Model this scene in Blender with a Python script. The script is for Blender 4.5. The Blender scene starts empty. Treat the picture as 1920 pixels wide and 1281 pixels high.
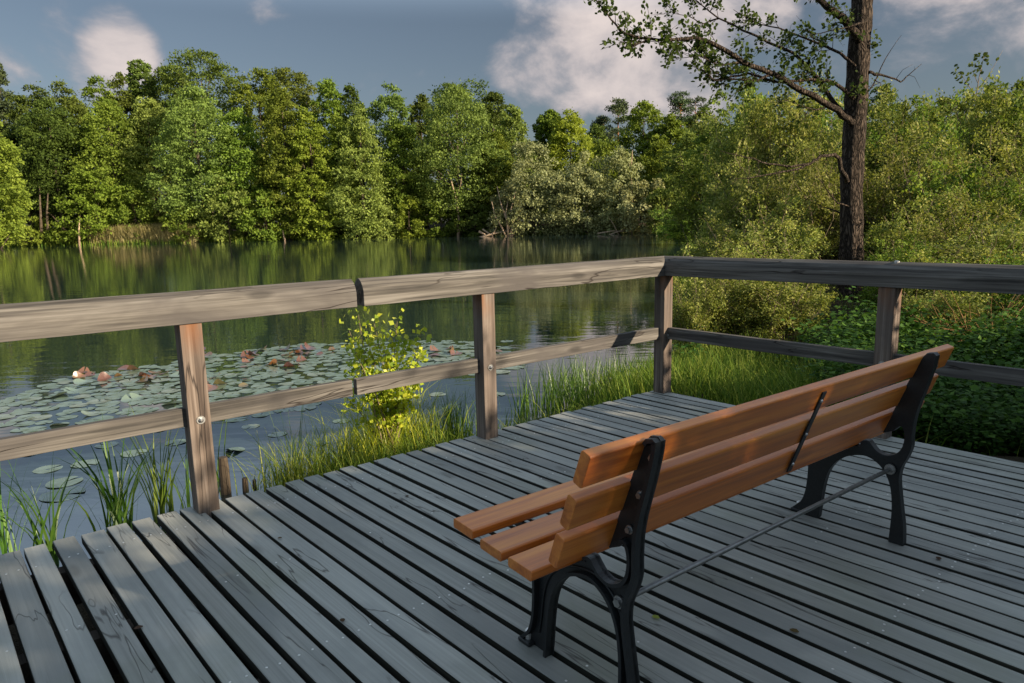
import bpy, math, random
import numpy as np
from mathutils import Matrix, Vector
sc = bpy.context.scene
COL = sc.collection
R = math.radians
# ---------------------------------------------------------------- camera
F, PITCH, ROLL, CAMZ = 1323.15, 0.1681, -0.0227, 1.36
cp, sp, cr, sr = math.cos(PITCH), math.sin(PITCH), math.cos(ROLL), math.sin(ROLL)
W_ = np.array([0, cp, -sp]); U0 = np.array([0, sp, cp]); R0 = np.array([1., 0, 0])
RT = cr*R0 + sr*U0; UP = -sr*R0 + cr*U0
CAM = np.array([0, 0, CAMZ])
cam = bpy.data.cameras.new('camera'); co = bpy.data.objects.new('camera', cam); COL.objects.link(co)
cam.sensor_width = 36; cam.lens = F/1920*36; cam.clip_start = 0.05; cam.clip_end = 3000
co.matrix_world = Matrix(((RT[0], UP[0], -W_[0], 0), (RT[1], UP[1], -W_[1], 0), (RT[2], UP[2], -W_[2], CAMZ), (0, 0, 0, 1)))
sc.camera = co
def ray(x, y): return (x-960)/F*RT - (y-640.5)/F*UP + W_
def at(x, y, Y):
    q = ray(x, y); return CAM + q*(Y/q[1])
def onz(x, y, z):
    q = ray(x, y); return CAM + q*((z-CAMZ)/q[2])
# ---------------------------------------------------------------- light and sky
SUN_AZ, SUN_EL = R(-28), R(22)        # azimuth from +x; sun stands to the right, slightly behind the camera
sv = Vector((math.cos(SUN_EL)*math.cos(SUN_AZ), math.cos(SUN_EL)*math.sin(SUN_AZ), math.sin(SUN_EL)))
sl = bpy.data.lights.new('sun', 'SUN'); sl.energy = 4.6; sl.angle = R(0.5); sl.color = (1.0, 0.83, 0.62)
so = bpy.data.objects.new('sun', sl); COL.objects.link(so); so.rotation_euler = (-sv).to_track_quat('-Z', 'Y').to_euler()
so.location = (20, -5, 15)
world = bpy.data.worlds.new('World'); sc.world = world; world.use_nodes = True
sc.view_settings.view_transform = 'Standard'; sc.view_settings.look = 'None'
sc.view_settings.exposure = 1.15; sc.view_settings.gamma = 1
sc.cycles.max_bounces = 8; sc.cycles.transparent_max_bounces = 4
sc.cycles.diffuse_bounces = 3; sc.cycles.glossy_bounces = 3; sc.cycles.transmission_bounces = 3
nt = world.node_tree; N = nt.nodes; Lk = nt.links; N.clear()
def nn(t, **k):
    n = N.new(t)
    for a, b in k.items(): setattr(n, a, b)
    return n
def wmath(op, a, b=None, c=None):
    n = nn('ShaderNodeMath', operation=op)
    for i, v in enumerate((a, b, c)):
        if v is None: continue
        if isinstance(v, (int, float)): n.inputs[i].default_value = v
        else: Lk.new(v, n.inputs[i])
    return n.outputs[0]
sky = nn('ShaderNodeTexSky', sky_type='NISHITA', sun_disc=False, sun_elevation=SUN_EL,
         sun_rotation=math.pi/2 - SUN_AZ, altitude=100, air_density=1.0, dust_density=1.6, ozone_density=1.6)
tc = nn('ShaderNodeTexCoord')
hsv = nn('ShaderNodeHueSaturation'); hsv.inputs['Saturation'].default_value = 0.84; hsv.inputs['Value'].default_value = 0.50
Lk.new(sky.outputs[0], hsv.inputs['Color'])
noi = nn('ShaderNodeTexNoise'); noi.inputs['Scale'].default_value = 7.0; noi.inputs['Detail'].default_value = 8
noi.inputs['Roughness'].default_value = 0.58; noi.inputs['Distortion'].default_value = 0.25
mp = nn('ShaderNodeMapping'); mp.inputs['Scale'].default_value = (1, 1, 1.5); mp.inputs['Location'].default_value = (0.35, 0.1, 0.62)
Lk.new(tc.outputs['Generated'], mp.inputs[0]); Lk.new(mp.outputs[0], noi.inputs['Vector'])
acc = None
# clouds: (direction, angular radius in degrees, weight)
for (px, py, rad, wt) in [(1010, 110, 5.5, 1.0), (1130, 60, 8.5, 1.0), (1200, 130, 5.0, 1.0), (1300, 140, 4.5, .9), (1090, -60, 9, .95), (1440, 20, 3.6, .9), (1560, 70, 4, .4),
                          (225, 92, 3.9, 1.0), (130, 70, 4.0, .5), (210, 130, 4.2, .7), (480, 95, 4.0, .2), (1060, 205, 2.8, .9), (1800, 90, 9, .38), (1720, 110, 4, .5), (0, 130, 4, .45),
                          (1900, 30, 8, .38), (1350, -200, 14, .9), (1900, -500, 20, .8), (2600, 100, 16, .7), (-600, -100, 14, .7), (-200, 100, 6, .5)]:
    d = Vector(ray(px, py)).normalized()
    vm = nn('ShaderNodeVectorMath', operation='DOT_PRODUCT'); Lk.new(tc.outputs['Generated'], vm.inputs[0]); vm.inputs[1].default_value = d
    mr = nn('ShaderNodeMapRange', interpolation_type='SMOOTHSTEP'); Lk.new(vm.outputs['Value'], mr.inputs['Value'])
    mr.inputs['From Min'].default_value = math.cos(R(rad)); mr.inputs['From Max'].default_value = 1.0
    mr.inputs['To Min'].default_value = 0; mr.inputs['To Max'].default_value = wt
    acc = mr.outputs[0] if acc is None else wmath('MAXIMUM', acc, mr.outputs[0])
sxyz = nn('ShaderNodeSeparateXYZ'); Lk.new(tc.outputs['Generated'], sxyz.inputs[0])
zen_fill = nn('ShaderNodeMapRange', interpolation_type='SMOOTHSTEP'); Lk.new(sxyz.outputs['Z'], zen_fill.inputs['Value']); zen_fill.inputs['From Min'].default_value = .70; zen_fill.inputs['From Max'].default_value = .9; zen_fill.inputs['To Max'].default_value = .55  # unseen overhead cloud added to brighten the ambient light
acc = wmath('MAXIMUM', acc, zen_fill.outputs[0])
dens = wmath('ADD', wmath('MULTIPLY', acc, 0.74), wmath('MULTIPLY', wmath('SUBTRACT', noi.outputs['Fac'], 0.5), 1.9))
cm = nn('ShaderNodeMapRange', interpolation_type='SMOOTHSTEP'); Lk.new(dens, cm.inputs['Value'])
cm.inputs['From Min'].default_value = 0.16; cm.inputs['From Max'].default_value = 0.66; cm.inputs['To Max'].default_value = 0.92
cr_ = nn('ShaderNodeValToRGB'); Lk.new(dens, cr_.inputs[0])
cr_.color_ramp.elements[0].position = 0.2; cr_.color_ramp.elements[0].color = (2.5, 2.45, 2.75, 1)
cr_.color_ramp.elements[1].position = 0.85; cr_.color_ramp.elements[1].color = (6.0, 5.2, 4.9, 1)
CLOUD = cr_
mix = nn('ShaderNodeMix', data_type='RGBA'); Lk.new(cm.outputs[0], mix.inputs['Factor']); Lk.new(hsv.outputs[0], mix.inputs['A']); Lk.new(cr_.outputs[0], mix.inputs['B'])
veil_fill = nn('ShaderNodeMapRange', interpolation_type='SMOOTHSTEP'); Lk.new(sxyz.outputs['Z'], veil_fill.inputs['Value'])   # unseen brightness added above the view to fill deck and water
veil_fill.inputs['From Min'].default_value = .25; veil_fill.inputs['From Max'].default_value = .34; veil_fill.inputs['To Max'].default_value = .66
vmx = nn('ShaderNodeMix', data_type='RGBA'); Lk.new(veil_fill.outputs[0], vmx.inputs['Factor']); Lk.new(mix.outputs['Result'], vmx.inputs['A']); vmx.inputs['B'].default_value = (3.7, 4.8, 6.1, 1); mix = vmx
bg = nn('ShaderNodeBackground'); bg.inputs['Strength'].default_value = 0.062
Lk.new(mix.outputs['Result'], bg.inputs['Color'])
ow = nn('ShaderNodeOutputWorld'); Lk.new(bg.outputs[0], ow.inputs['Surface'])

# ---------------------------------------------------------------- helpers
def mesh_obj(name, V, Fc, mat=None, parent=None, smooth=False, rnd=None, seg=None):
    me = bpy.data.meshes.new(name)
    me.from_pydata([tuple(map(float, v)) for v in V], [], [tuple(f) for f in Fc])
    if mat: me.materials.append(mat)
    if smooth: me.polygons.foreach_set('use_smooth', [True]*len(me.polygons))
    if rnd is not None:
        a = me.attributes.new('rnd', 'FLOAT', 'FACE'); a.data.foreach_set('value', np.asarray(rnd, np.float32))
    me.update()
    o = bpy.data.objects.new(name, me); COL.objects.link(o)
    if parent: o.parent = parent
    return o
def poly_mesh(name, P, mat, rnd):
    """P: (n,k,3) polygons."""
    n, k, _ = P.shape
    me = bpy.data.meshes.new(name)
    me.vertices.add(n*k); me.vertices.foreach_set('co', P.astype(np.float32).ravel())
    me.loops.add(n*k); me.loops.foreach_set('vertex_index', np.arange(n*k, dtype=np.int32))
    me.polygons.add(n); me.polygons.foreach_set('loop_start', np.arange(0, n*k, k, dtype=np.int32))
    me.polygons.foreach_set('loop_total', np.full(n, k, np.int32))
    a = me.attributes.new('rnd', 'FLOAT', 'FACE'); a.data.foreach_set('value', rnd.astype(np.float32))
    me.materials.append(mat); me.update(calc_edges=True)
    return me
def link(name, me, parent=None, loc=None, rz=0, scale=None):
    o = bpy.data.objects.new(name, me); COL.objects.link(o)
    if parent: o.parent = parent
    if loc is not None: o.location = loc
    if rz: o.rotation_euler = (0, 0, rz)
    if scale is not None: o.scale = scale
    return o
def tag(o, label=None, cat=None, group=None, kind=None):
    if label: o['label'] = label
    if cat: o['category'] = cat
    if group: o['group'] = group
    if kind: o['kind'] = kind
    return o
def empty(name, loc=(0, 0, 0), rz=0):
    o = bpy.data.objects.new(name, None); COL.objects.link(o); o.location = loc; o.rotation_euler = (0, 0, rz); o.empty_display_size = .2
    return o
class MB:
    def __init__(s): s.V = []; s.F = []; s.r = []
    def add(s, V, Fc, r=0):
        b = len(s.V); s.V += [tuple(v) for v in V]; s.F += [tuple(i+b for i in f) for f in Fc]; s.r += [r]*len(Fc)
    def tube(s, pts, rad, n=7, r=0, cap=True):
        pts = [np.array(p, float) for p in pts]; V = []; Fc = []
        prev = None
        for i, p in enumerate(pts):
            t = pts[min(i+1, len(pts)-1)]-pts[max(i-1, 0)]; t = t/(np.linalg.norm(t)+1e-9)
            if prev is None:
                a = np.array([1., 0, 0]) if abs(t[0]) < .8 else np.array([0, 1., 0])
            else: a = prev
            a = a-t*(a@t); a /= np.linalg.norm(a)+1e-9; b = np.cross(t, a); prev = a
            for k in range(n):
                th = 2*math.pi*k/n; V.append(p+rad[i]*(a*math.cos(th)+b*math.sin(th)))
        for i in range(len(pts)-1):
            for k in range(n):
                k2 = (k+1) % n; Fc.append((i*n+k, i*n+k2, (i+1)*n+k2, (i+1)*n+k))
        if cap: Fc.append(tuple(range(n))[::-1]); Fc.append(tuple((len(pts)-1)*n+k for k in range(n)))
        s.add(V, Fc, r)
    def extr(s, prof, x0, x1, shear0=0, shear1=0, nseg=1, r=0, jit=0, rg=None):
        """prof list of (y,z) extruded along x; ends shear by y"""
        k = len(prof); V = []; Fc = []
        for i in range(nseg+1):
            t = i/nseg
            dy = dz = 0
            if jit and rg: dy = rg.uniform(-jit, jit); dz = rg.uniform(-jit, jit)
            for (y, z) in prof:
                xa = x0+shear0*y; xb = x1+shear1*y
                V.append((xa+(xb-xa)*t, y+dy, z+dz))
        for i in range(nseg):
            for j in range(k):
                j2 = (j+1) % k; Fc.append((i*k+j, (i+1)*k+j, (i+1)*k+j2, i*k+j2))
        Fc.append(tuple(range(k))); Fc.append(tuple(nseg*k+j for j in range(k))[::-1])
        s.add(V, Fc, r)
    def build(s, name, mat, parent=None, smooth=False, rnd=False, bevel=0, loc=None):
        o = mesh_obj(name, s.V, s.F, mat, parent, smooth, s.r if rnd else None)
        if bevel:
            m = o.modifiers.new('bevel', 'BEVEL'); m.width = bevel; m.segments = 2; m.limit_method = 'ANGLE'; m.angle_limit = R(35)
        if loc is not None: o.location = loc
        return o
def box_prof(y0, y1, z0, z1): return [(y0, z0), (y0, z1), (y1, z1), (y1, z0)]
def boxmb(x0, x1, y0, y1, z0, z1):
    m = MB(); m.extr(box_prof(y0, y1, z0, z1), x0, x1); return m

# ---------------------------------------------------------------- materials
def newmat(name):
    m = bpy.data.materials.new(name); m.use_nodes = True; t = m.node_tree
    for n in list(t.nodes): t.nodes.remove(n)
    out = t.nodes.new('ShaderNodeOutputMaterial'); return m, t, out
def ramp(t, stops):
    r = t.nodes.new('ShaderNodeValToRGB'); e = r.color_ramp.elements
    while len(e) < len(stops): e.new(0.5)
    for i, (p, c) in enumerate(stops): e[i].position = p; e[i].color = (*c, 1)
    return r
def mixc(t, fac, a, b, bt='MIX'):
    m = t.nodes.new('ShaderNodeMix'); m.data_type = 'RGBA'; m.blend_type = bt
    for s, v in (('Factor', fac), ('A', a), ('B', b)):
        if isinstance(v, (int, float)): m.inputs[s].default_value = v
        elif isinstance(v, tuple): m.inputs[s].default_value = (*v, 1)
        else: t.links.new(v, m.inputs[s])
    return m.outputs['Result']
def tmath(t, op, a, b=None):
    n = t.nodes.new('ShaderNodeMath'); n.operation = op
    for i, v in enumerate((a, b)):
        if v is None: continue
        if isinstance(v, (int, float)): n.inputs[i].default_value = v
        else: t.links.new(v, n.inputs[i])
    return n.outputs[0]
def noise(t, vec, scale, detail=4, rough=.55, dist=0):
    n = t.nodes.new('ShaderNodeTexNoise'); n.inputs['Scale'].default_value = scale; n.inputs['Detail'].default_value = detail
    n.inputs['Roughness'].default_value = rough; n.inputs['Distortion'].default_value = dist
    if vec is not None: t.links.new(vec, n.inputs['Vector'])
    return n.outputs['Fac']
def maprange(t, v, a, b, c=0, d=1):
    n = t.nodes.new('ShaderNodeMapRange'); t.links.new(v, n.inputs['Value'])
    for s, x in (('From Min', a), ('From Max', b), ('To Min', c), ('To Max', d)): n.inputs[s].default_value = x
    return n.outputs[0]
def wood(name, dark, mid, light, axis=0, fine=60, rough=.75, bump=.25, cracks=.0, blotch=None, moss=0, spec=.3, tint_rnd=0, stain=None, coat=0, bscale=2.0, grain=1.0):
    m, t, out = newmat(name); L = t.links
    tcn = t.nodes.new('ShaderNodeTexCoord'); at_ = t.nodes.new('ShaderNodeAttribute'); at_.attribute_name = 'rnd'
    cb = t.nodes.new('ShaderNodeCombineXYZ')
    for i, k in enumerate((13.7, 7.3, 3.1)): L.new(tmath(t, 'MULTIPLY', at_.outputs['Fac'], k), cb.inputs[i])
    va = t.nodes.new('ShaderNodeVectorMath'); va.operation = 'ADD'; L.new(tcn.outputs['Object'], va.inputs[0]); L.new(cb.outputs[0], va.inputs[1])
    def mapped(s_long, s_cross):
        mpn = t.nodes.new('ShaderNodeMapping'); s = [s_cross]*3; s[axis] = s_long; mpn.inputs['Scale'].default_value = s
        L.new(va.outputs[0], mpn.inputs[0]); return mpn.outputs[0]
    g1 = noise(t, mapped(1.2, fine), 1, 6, .6, .6)
    g2 = noise(t, mapped(.5, fine*.28), 1, 5, .6, 1.2)
    bl = noise(t, mapped(bscale, bscale*2.4), 1, 4, .6, .4)
    gg = tmath(t, 'ADD', tmath(t, 'MULTIPLY', g1, .5), tmath(t, 'MULTIPLY', g2, .5))
    h = .14/grain
    rp = ramp(t, [(0.5-h, dark), (.5, mid), (.5+h, light)]); L.new(gg, rp.inputs[0])
    col = rp.outputs[0]
    if blotch: col = mixc(t, maprange(t, bl, .46, .68), col, blotch)
    if moss:
        ms = noise(t, tcn.outputs['Object'], 1.1, 5, .6, .3)
        col = mixc(t, maprange(t, ms, .5, .72, 0, moss), col, (.17, .19, .115))
    if tint_rnd:
        fr = tmath(t, 'FRACT', tmath(t, 'MULTIPLY', at_.outputs['Fac'], 91.7))
        hs = t.nodes.new('ShaderNodeHueSaturation'); L.new(col, hs.inputs['Color']); L.new(maprange(t, fr, 0, 1, 1-tint_rnd, 1+tint_rnd), hs.inputs['Value']); col = hs.outputs[0]
    if stain:
        sx = t.nodes.new('ShaderNodeSeparateXYZ'); L.new(tcn.outputs['Object'], sx.inputs[0])
        f = tmath(t, 'MULTIPLY', maprange(t, sx.outputs['Z'], .76, .92), maprange(t, noise(t, mapped(3, 14), 1, 3), .38, .6)); f = tmath(t, 'MULTIPLY', f, .75)
        col = mixc(t, f, col, stain)
    hgt = gg
    if cracks:
        c1 = noise(t, mapped(.9, 9), 1, 3, .5, .5)
        cr1 = maprange(t, tmath(t, 'ABSOLUTE', tmath(t, 'SUBTRACT', c1, .5)), 0.0, .011)
        # only some stretches crack
        gate = maprange(t, noise(t, mapped(.8, 3), 1, 2), .42, .5)
        ck = tmath(t, 'MULTIPLY', tmath(t, 'SUBTRACT', 1, cr1), tmath(t, 'MULTIPLY', gate, cracks))
        col = mixc(t, ck, col, (.025, .02, .017)); hgt = tmath(t, 'SUBTRACT', gg, tmath(t, 'MULTIPLY', ck, .8))
    # knots
    vk = t.nodes.new('ShaderNodeTexVoronoi'); vk.inputs['Scale'].default_value = 1; L.new(mapped(1.6, 5), vk.inputs['Vector'])
    kn = maprange(t, vk.outputs['Distance'], .07, .14, .55, 0); col = mixc(t, kn, col, tuple(c*.45 for c in dark))
    b = t.nodes.new('ShaderNodeBsdfPrincipled'); L.new(col, b.inputs['Base Color']); b.inputs['Specular IOR Level'].default_value = spec
    L.new(maprange(t, g1, .3, .7, rough-.07, rough+.07), b.inputs['Roughness'])
    if coat: b.inputs['Coat Weight'].default_value = coat; b.inputs['Coat Roughness'].default_value = .28
    bp = t.nodes.new('ShaderNodeBump'); bp.inputs['Strength'].default_value = bump; bp.inputs['Distance'].default_value = .004
    L.new(hgt, bp.inputs['Height']); L.new(bp.outputs[0], b.inputs['Normal']); L.new(b.outputs[0], out.inputs[0])
    return m
def leafmat(name, c0, c1, c2, trans=.4, rough=.6, spec=.12):
    m, t, out = newmat(name); L = t.links
    a = t.nodes.new('ShaderNodeAttribute'); a.attribute_name = 'rnd'
    rp = ramp(t, [(0, c0), (.5, c1), (1, c2)]); L.new(a.outputs['Fac'], rp.inputs[0])
    oi = t.nodes.new('ShaderNodeObjectInfo')
    hs = t.nodes.new('ShaderNodeHueSaturation'); L.new(rp.outputs[0], hs.inputs['Color']); L.new(maprange(t, oi.outputs['Random'], 0, 1, .475, .510), hs.inputs['Hue']); L.new(maprange(t, tmath(t, 'FRACT', tmath(t, 'MULTIPLY', oi.outputs['Random'], 17.3)), 0, 1, .78, 1.2), hs.inputs['Value'])
    b = t.nodes.new('ShaderNodeBsdfPrincipled'); L.new(hs.outputs[0], b.inputs['Base Color']); b.inputs['Roughness'].default_value = rough; b.inputs['Specular IOR Level'].default_value = spec
    tr = t.nodes.new('ShaderNodeBsdfTranslucent'); L.new(mixc(t, .6, hs.outputs[0], (1.0, .95, .3), 'MULTIPLY'), tr.inputs['Color'])
    g = t.nodes.new('ShaderNodeNewGeometry')
    mx = t.nodes.new('ShaderNodeMixShader'); mx.inputs[0].default_value = trans; L.new(b.outputs[0], mx.inputs[1]); L.new(tr.outputs[0], mx.inputs[2]); L.new(mx.outputs[0], out.inputs[0])
    return m
def simple(name, col, rough=.5, metal=0, spec=.5, nscale=0, var=.3, bump=0, coords='Object'):
    m, t, out = newmat(name); L = t.links
    b = t.nodes.new('ShaderNodeBsdfPrincipled'); b.inputs['Base Color'].default_value = (*col, 1); b.inputs['Roughness'].default_value = rough
    b.inputs['Metallic'].default_value = metal; b.inputs['Specular IOR Level'].default_value = spec
    if nscale:
        tcn = t.nodes.new('ShaderNodeTexCoord'); nf = noise(t, tcn.outputs[coords], nscale, 5, .6)
        rp = ramp(t, [(.3, tuple(c*(1-var) for c in col)), (.7, tuple(c*(1+var) for c in col))]); L.new(nf, rp.inputs[0]); L.new(rp.outputs[0], b.inputs['Base Color'])
        if bump:
            bp = t.nodes.new('ShaderNodeBump'); bp.inputs['Strength'].default_value = bump; bp.inputs['Distance'].default_value = .02; L.new(nf, bp.inputs['Height']); L.new(bp.outputs[0], b.inputs['Normal'])
    L.new(b.outputs[0], out.inputs[0]); return m
def bark(name, c0, c1, sc_=14, bump=.9):
    m, t, out = newmat(name); L = t.links; tcn = t.nodes.new('ShaderNodeTexCoord')
    mpn = t.nodes.new('ShaderNodeMapping'); mpn.inputs['Scale'].default_value = (1, 1, .22); L.new(tcn.outputs['Object'], mpn.inputs[0])
    v = t.nodes.new('ShaderNodeTexVoronoi'); v.feature = 'DISTANCE_TO_EDGE'; v.inputs['Scale'].default_value = sc_
    nv = t.nodes.new('ShaderNodeTexNoise'); nv.inputs['Scale'].default_value = 6; nv.inputs['Detail'].default_value = 5; L.new(mpn.outputs[0], nv.inputs['Vector'])
    ad = t.nodes.new('ShaderNodeVectorMath'); ad.operation = 'MULTIPLY_ADD'; L.new(nv.outputs['Color'], ad.inputs[0]); ad.inputs[1].default_value = (.25, .25, .25); L.new(mpn.outputs[0], ad.inputs[2]); L.new(ad.outputs[0], v.inputs['Vector'])
    h = maprange(t, v.outputs['Distance'], 0, .28)
    n2 = noise(t, tcn.outputs['Object'], 5, 6, .65)
    rp = ramp(t, [(0, c0), (1, c1)]); L.new(tmath(t, 'MULTIPLY', h, tmath(t, 'ADD', .45, n2)), rp.inputs[0])
    b = t.nodes.new('ShaderNodeBsdfPrincipled'); L.new(rp.outputs[0], b.inputs['Base Color']); b.inputs['Roughness'].default_value = .9; b.inputs['Specular IOR Level'].default_value = .15
    bp = t.nodes.new('ShaderNodeBump'); bp.inputs['Strength'].default_value = bump; bp.inputs['Distance'].default_value = .03; L.new(h, bp.inputs['Height']); L.new(bp.outputs[0], b.inputs['Normal']); L.new(b.outputs[0], out.inputs[0])
    return m
M = {}
M['rail'] = wood('weathered_rail_wood', (.040, .037, .033), (.105, .096, .084), (.18, .168, .150), 0, 48, .85, .9, cracks=1.0, blotch=(.075, .068, .064), bscale=1.3, grain=1.5)
M['post'] = wood('weathered_post_wood', (.06, .045, .036), (.14, .108, .086), (.215, .175, .145), 2, 50, .85, .8, cracks=.9, grain=1.4, blotch=(.11, .09, .078), stain=(.20, .085, .035))
M['deck'] = wood('grey_deck_wood', (.225, .23, .207), (.305, .31, .28), (.375, .378, .342), 0, 95, .58, .6, cracks=.8, moss=.6, tint_rnd=.17, blotch=(.215, .225, .21), spec=.5, bscale=1.2, grain=.85)
M['deckside'] = wood('gap_shade_board_side', (.012, .013, .010), (.028, .028, .020), (.05, .05, .036), 0, 60, .8, .3, tint_rnd=.2)  # shade between the boards, put into the colour of their sides
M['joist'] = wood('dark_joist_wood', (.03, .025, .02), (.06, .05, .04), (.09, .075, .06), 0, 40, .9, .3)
M['bench'] = wood('varnished_bench_wood', (.34, .085, .011), (.55, .165, .022), (.70, .26, .042), 0, 34, .40, .14, blotch=(.50, .125, .016), spec=.5, coat=.4, tint_rnd=.10, bscale=.8, grain=1.25)
M['iron'] = simple('black_cast_iron', (.012, .014, .015), .42, 0, .5, 90, .3, .06)
M['steel'] = simple('galvanised_steel', (.42, .42, .41), .42, 1, .5, 60, .2, .05)
M['rod'] = simple('zinc_rod_steel', (.25, .255, .25), .45, 1, .5, 40, .2, .05)
M['screw'] = simple('screw_steel', (.75, .75, .72), .35, .8)
M['stake'] = wood('rotten_stake_wood', (.02, .016, .012), (.06, .045, .03), (.12, .09, .06), 2, 40, .9, .6, cracks=.5)
M['bark'] = bark('alder_bark', (.012, .009, .007), (.105, .080, .060), 26, 1.0)
M['barkfar'] = simple('far_bark', (.09, .07, .05), .9, 0, .1, 3, .5)
M['twig'] = simple('pale_twig_bark', (.20, .155, .10), .85, 0, .2, 8, .4)
M['dead'] = simple('bleached_dead_wood', (.38, .28, .19), .85, 0, .2, 4, .35)
LM = {
 'dark': leafmat('dark_green_foliage', (0.047, 0.075, 0.016), (0.088, 0.133, 0.023), (0.156, 0.215, 0.039), .35),
 'mid': leafmat('mid_green_foliage', (0.070, 0.121, 0.019), (0.142, 0.223, 0.030), (0.236, 0.331, 0.049), .4),
 'olive': leafmat('olive_green_foliage', (0.102, 0.152, 0.036), (0.183, 0.264, 0.057), (0.304, 0.406, 0.091), .4),
 'bright': leafmat('bright_green_foliage', (.12, .175, .022), (.205, .285, .034), (.32, .40, .06), .45, .6, .12),
 'willow': leafmat('grey_willow_foliage', (.17, .19, .08), (.27, .295, .13), (.39, .42, .21), .35),
 'pine': leafmat('pine_foliage', (0.030, 0.056, 0.027), (0.060, 0.094, 0.040), (0.101, 0.144, 0.060), .15),
 'shrub': leafmat('shrub_foliage', (.055, .085, .018), (.185, .240, .045), (.46, .48, .16), .42),
 'shrubg': leafmat('green_shrub_foliage', (.035, .080, .014), (.125, .215, .028), (.31, .41, .08), .42),
 'alder': leafmat('alder_leaves', (.030, .055, .014), (.055, .095, .022), (.09, .14, .03), .45),
 'yellow': leafmat('yellow_green_leaves', (.15, .26, .02), (.34, .46, .035), (.60, .64, .07), .5, .35, .4),
 'herb': leafmat('nettle_leaves', (0.024, 0.066, 0.012), (0.048, 0.114, 0.018), (0.090, 0.180, 0.026), .35),
 'reed': leafmat('reed_blades', (0.039, 0.094, 0.013), (0.083, 0.176, 0.022), (0.165, 0.275, 0.039), .4, .4, .5),
 'grass': leafmat('bank_grass_blades', (0.060, 0.120, 0.017), (0.132, 0.228, 0.029), (0.324, 0.372, 0.072), .45),
 'straw': leafmat('dry_straw_grass', (.20, .20, .075), (.34, .33, .13), (.50, .47, .22), .35),
}
# ---------------------------------------------------------------- ground and water
WZ = -0.45
# lake outline (world x,y), counter clockwise
LAKE = np.array([(-140, -3), (-3.2, 0.2), (-2.6, 3.2), (-1.35, 4.75), (-.75, 5.35), (-.15, 5.75), (.55, 6.5), (1.35, 7.5), (2.0, 8.8), (3.0, 10.8), (4.5, 14.5), (7.6, 26), (11.5, 42), (16, 62), (21, 84),
                 (17, 93), (8, 96), (0, 98), (-8, 99), (-20, 100), (-32, 98), (-45, 96), (-58, 97), (-72, 99), (-100, 96), (-140, 80)], float)
def lake_sd(P):
    """signed distance to lake outline, positive on land"""
    A = LAKE; B = np.roll(LAKE, -1, 0); d = np.full(len(P), 1e9); inside = np.zeros(len(P), bool)
    for a, b in zip(A, B):
        ab = b-a; t = np.clip(((P-a)@ab)/(ab@ab), 0, 1); q = a+t[:, None]*ab
        d = np.minimum(d, np.hypot(*(P-q).T))
        c = (a[1] > P[:, 1]) != (b[1] > P[:, 1])
        with np.errstate(divide='ignore', invalid='ignore'):
            xi = a[0]+(P[:, 1]-a[1])*(b[0]-a[0])/(b[1]-a[1])
        inside ^= c & (P[:, 0] < xi)
    return np.where(inside, -d, d)
def gz(P):
    P = np.atleast_2d(np.asarray(P, float))[:, :2]; s = lake_sd(P)
    n = .07*np.sin(P[:, 0]*1.7+P[:, 1]*.9)+.05*np.sin(P[:, 0]*3.9-P[:, 1]*2.7)+.03*np.sin(P[:, 1]*7.1+P[:, 0]*5.3)
    far = np.clip((P[:, 1]-50)/30, 0, 1)
    land = WZ+.05+np.minimum(s*.09, .17+.25*np.clip((P[:, 1]-7)/6, 0, 1)+1.2*far)+n*np.clip(s*1.2, 0, 1)
    return np.where(s > 0, land, WZ+.05+s*.35).clip(-3, 9)
def gz1(x, y): return float(gz([(x, y)])[0])
def build_ground():
    radii = np.concatenate([np.linspace(.4, 16, 90), np.geomspace(16.3, 60, 50), np.linspace(61, 125, 90), np.geomspace(130, 2600, 22)])
    na = 300; ang = np.linspace(0, 2*math.pi, na, endpoint=False)
    P = np.stack([np.outer(radii, np.cos(ang)).ravel(), np.outer(radii, np.sin(ang)).ravel()], 1)
    P += np.array([0, 1.5])
    z = gz(P); V = np.column_stack([P, z]); V = np.vstack([V, [[0, 1.5, float(gz([(0, 1.5)])[0])]]])
    Fc = []
    for i in range(len(radii)-1):
        for j in range(na):
            j2 = (j+1) % na; Fc.append((i*na+j, (i+1)*na+j, (i+1)*na+j2, i*na+j2))
    c = len(V)-1
    for j in range(na): Fc.append((c, j, (j+1) % na))
    m, t, out = newmat('forest_soil'); L = t.links; tcn = t.nodes.new('ShaderNodeTexCoord')
    a = noise(t, tcn.outputs['Object'], 1.3, 8, .65); b_ = noise(t, tcn.outputs['Object'], 22, 5, .7)
    rp = ramp(t, [(.35, (.022, .017, .011)), (.55, (.045, .036, .022)), (.7, (.035, .05, .015))]); L.new(tmath(t, 'ADD', tmath(t, 'MULTIPLY', a, .6), tmath(t, 'MULTIPLY', b_, .4)), rp.inputs[0])
    b = t.nodes.new('ShaderNodeBsdfPrincipled'); L.new(rp.outputs[0], b.inputs['Base Color']); b.inputs['Roughness'].default_value = .95; b.inputs['Specular IOR Level'].default_value = .1
    bp = t.nodes.new('ShaderNodeBump'); bp.inputs['Strength'].default_value = .8; bp.inputs['Distance'].default_value = .06; L.new(b_, bp.inputs['Height']); L.new(bp.outputs[0], b.inputs['Normal']); L.new(b.outputs[0], out.inputs[0])
    o = mesh_obj('ground', V, Fc, m, smooth=True); tag(o, kind='structure')
build_ground()
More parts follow.
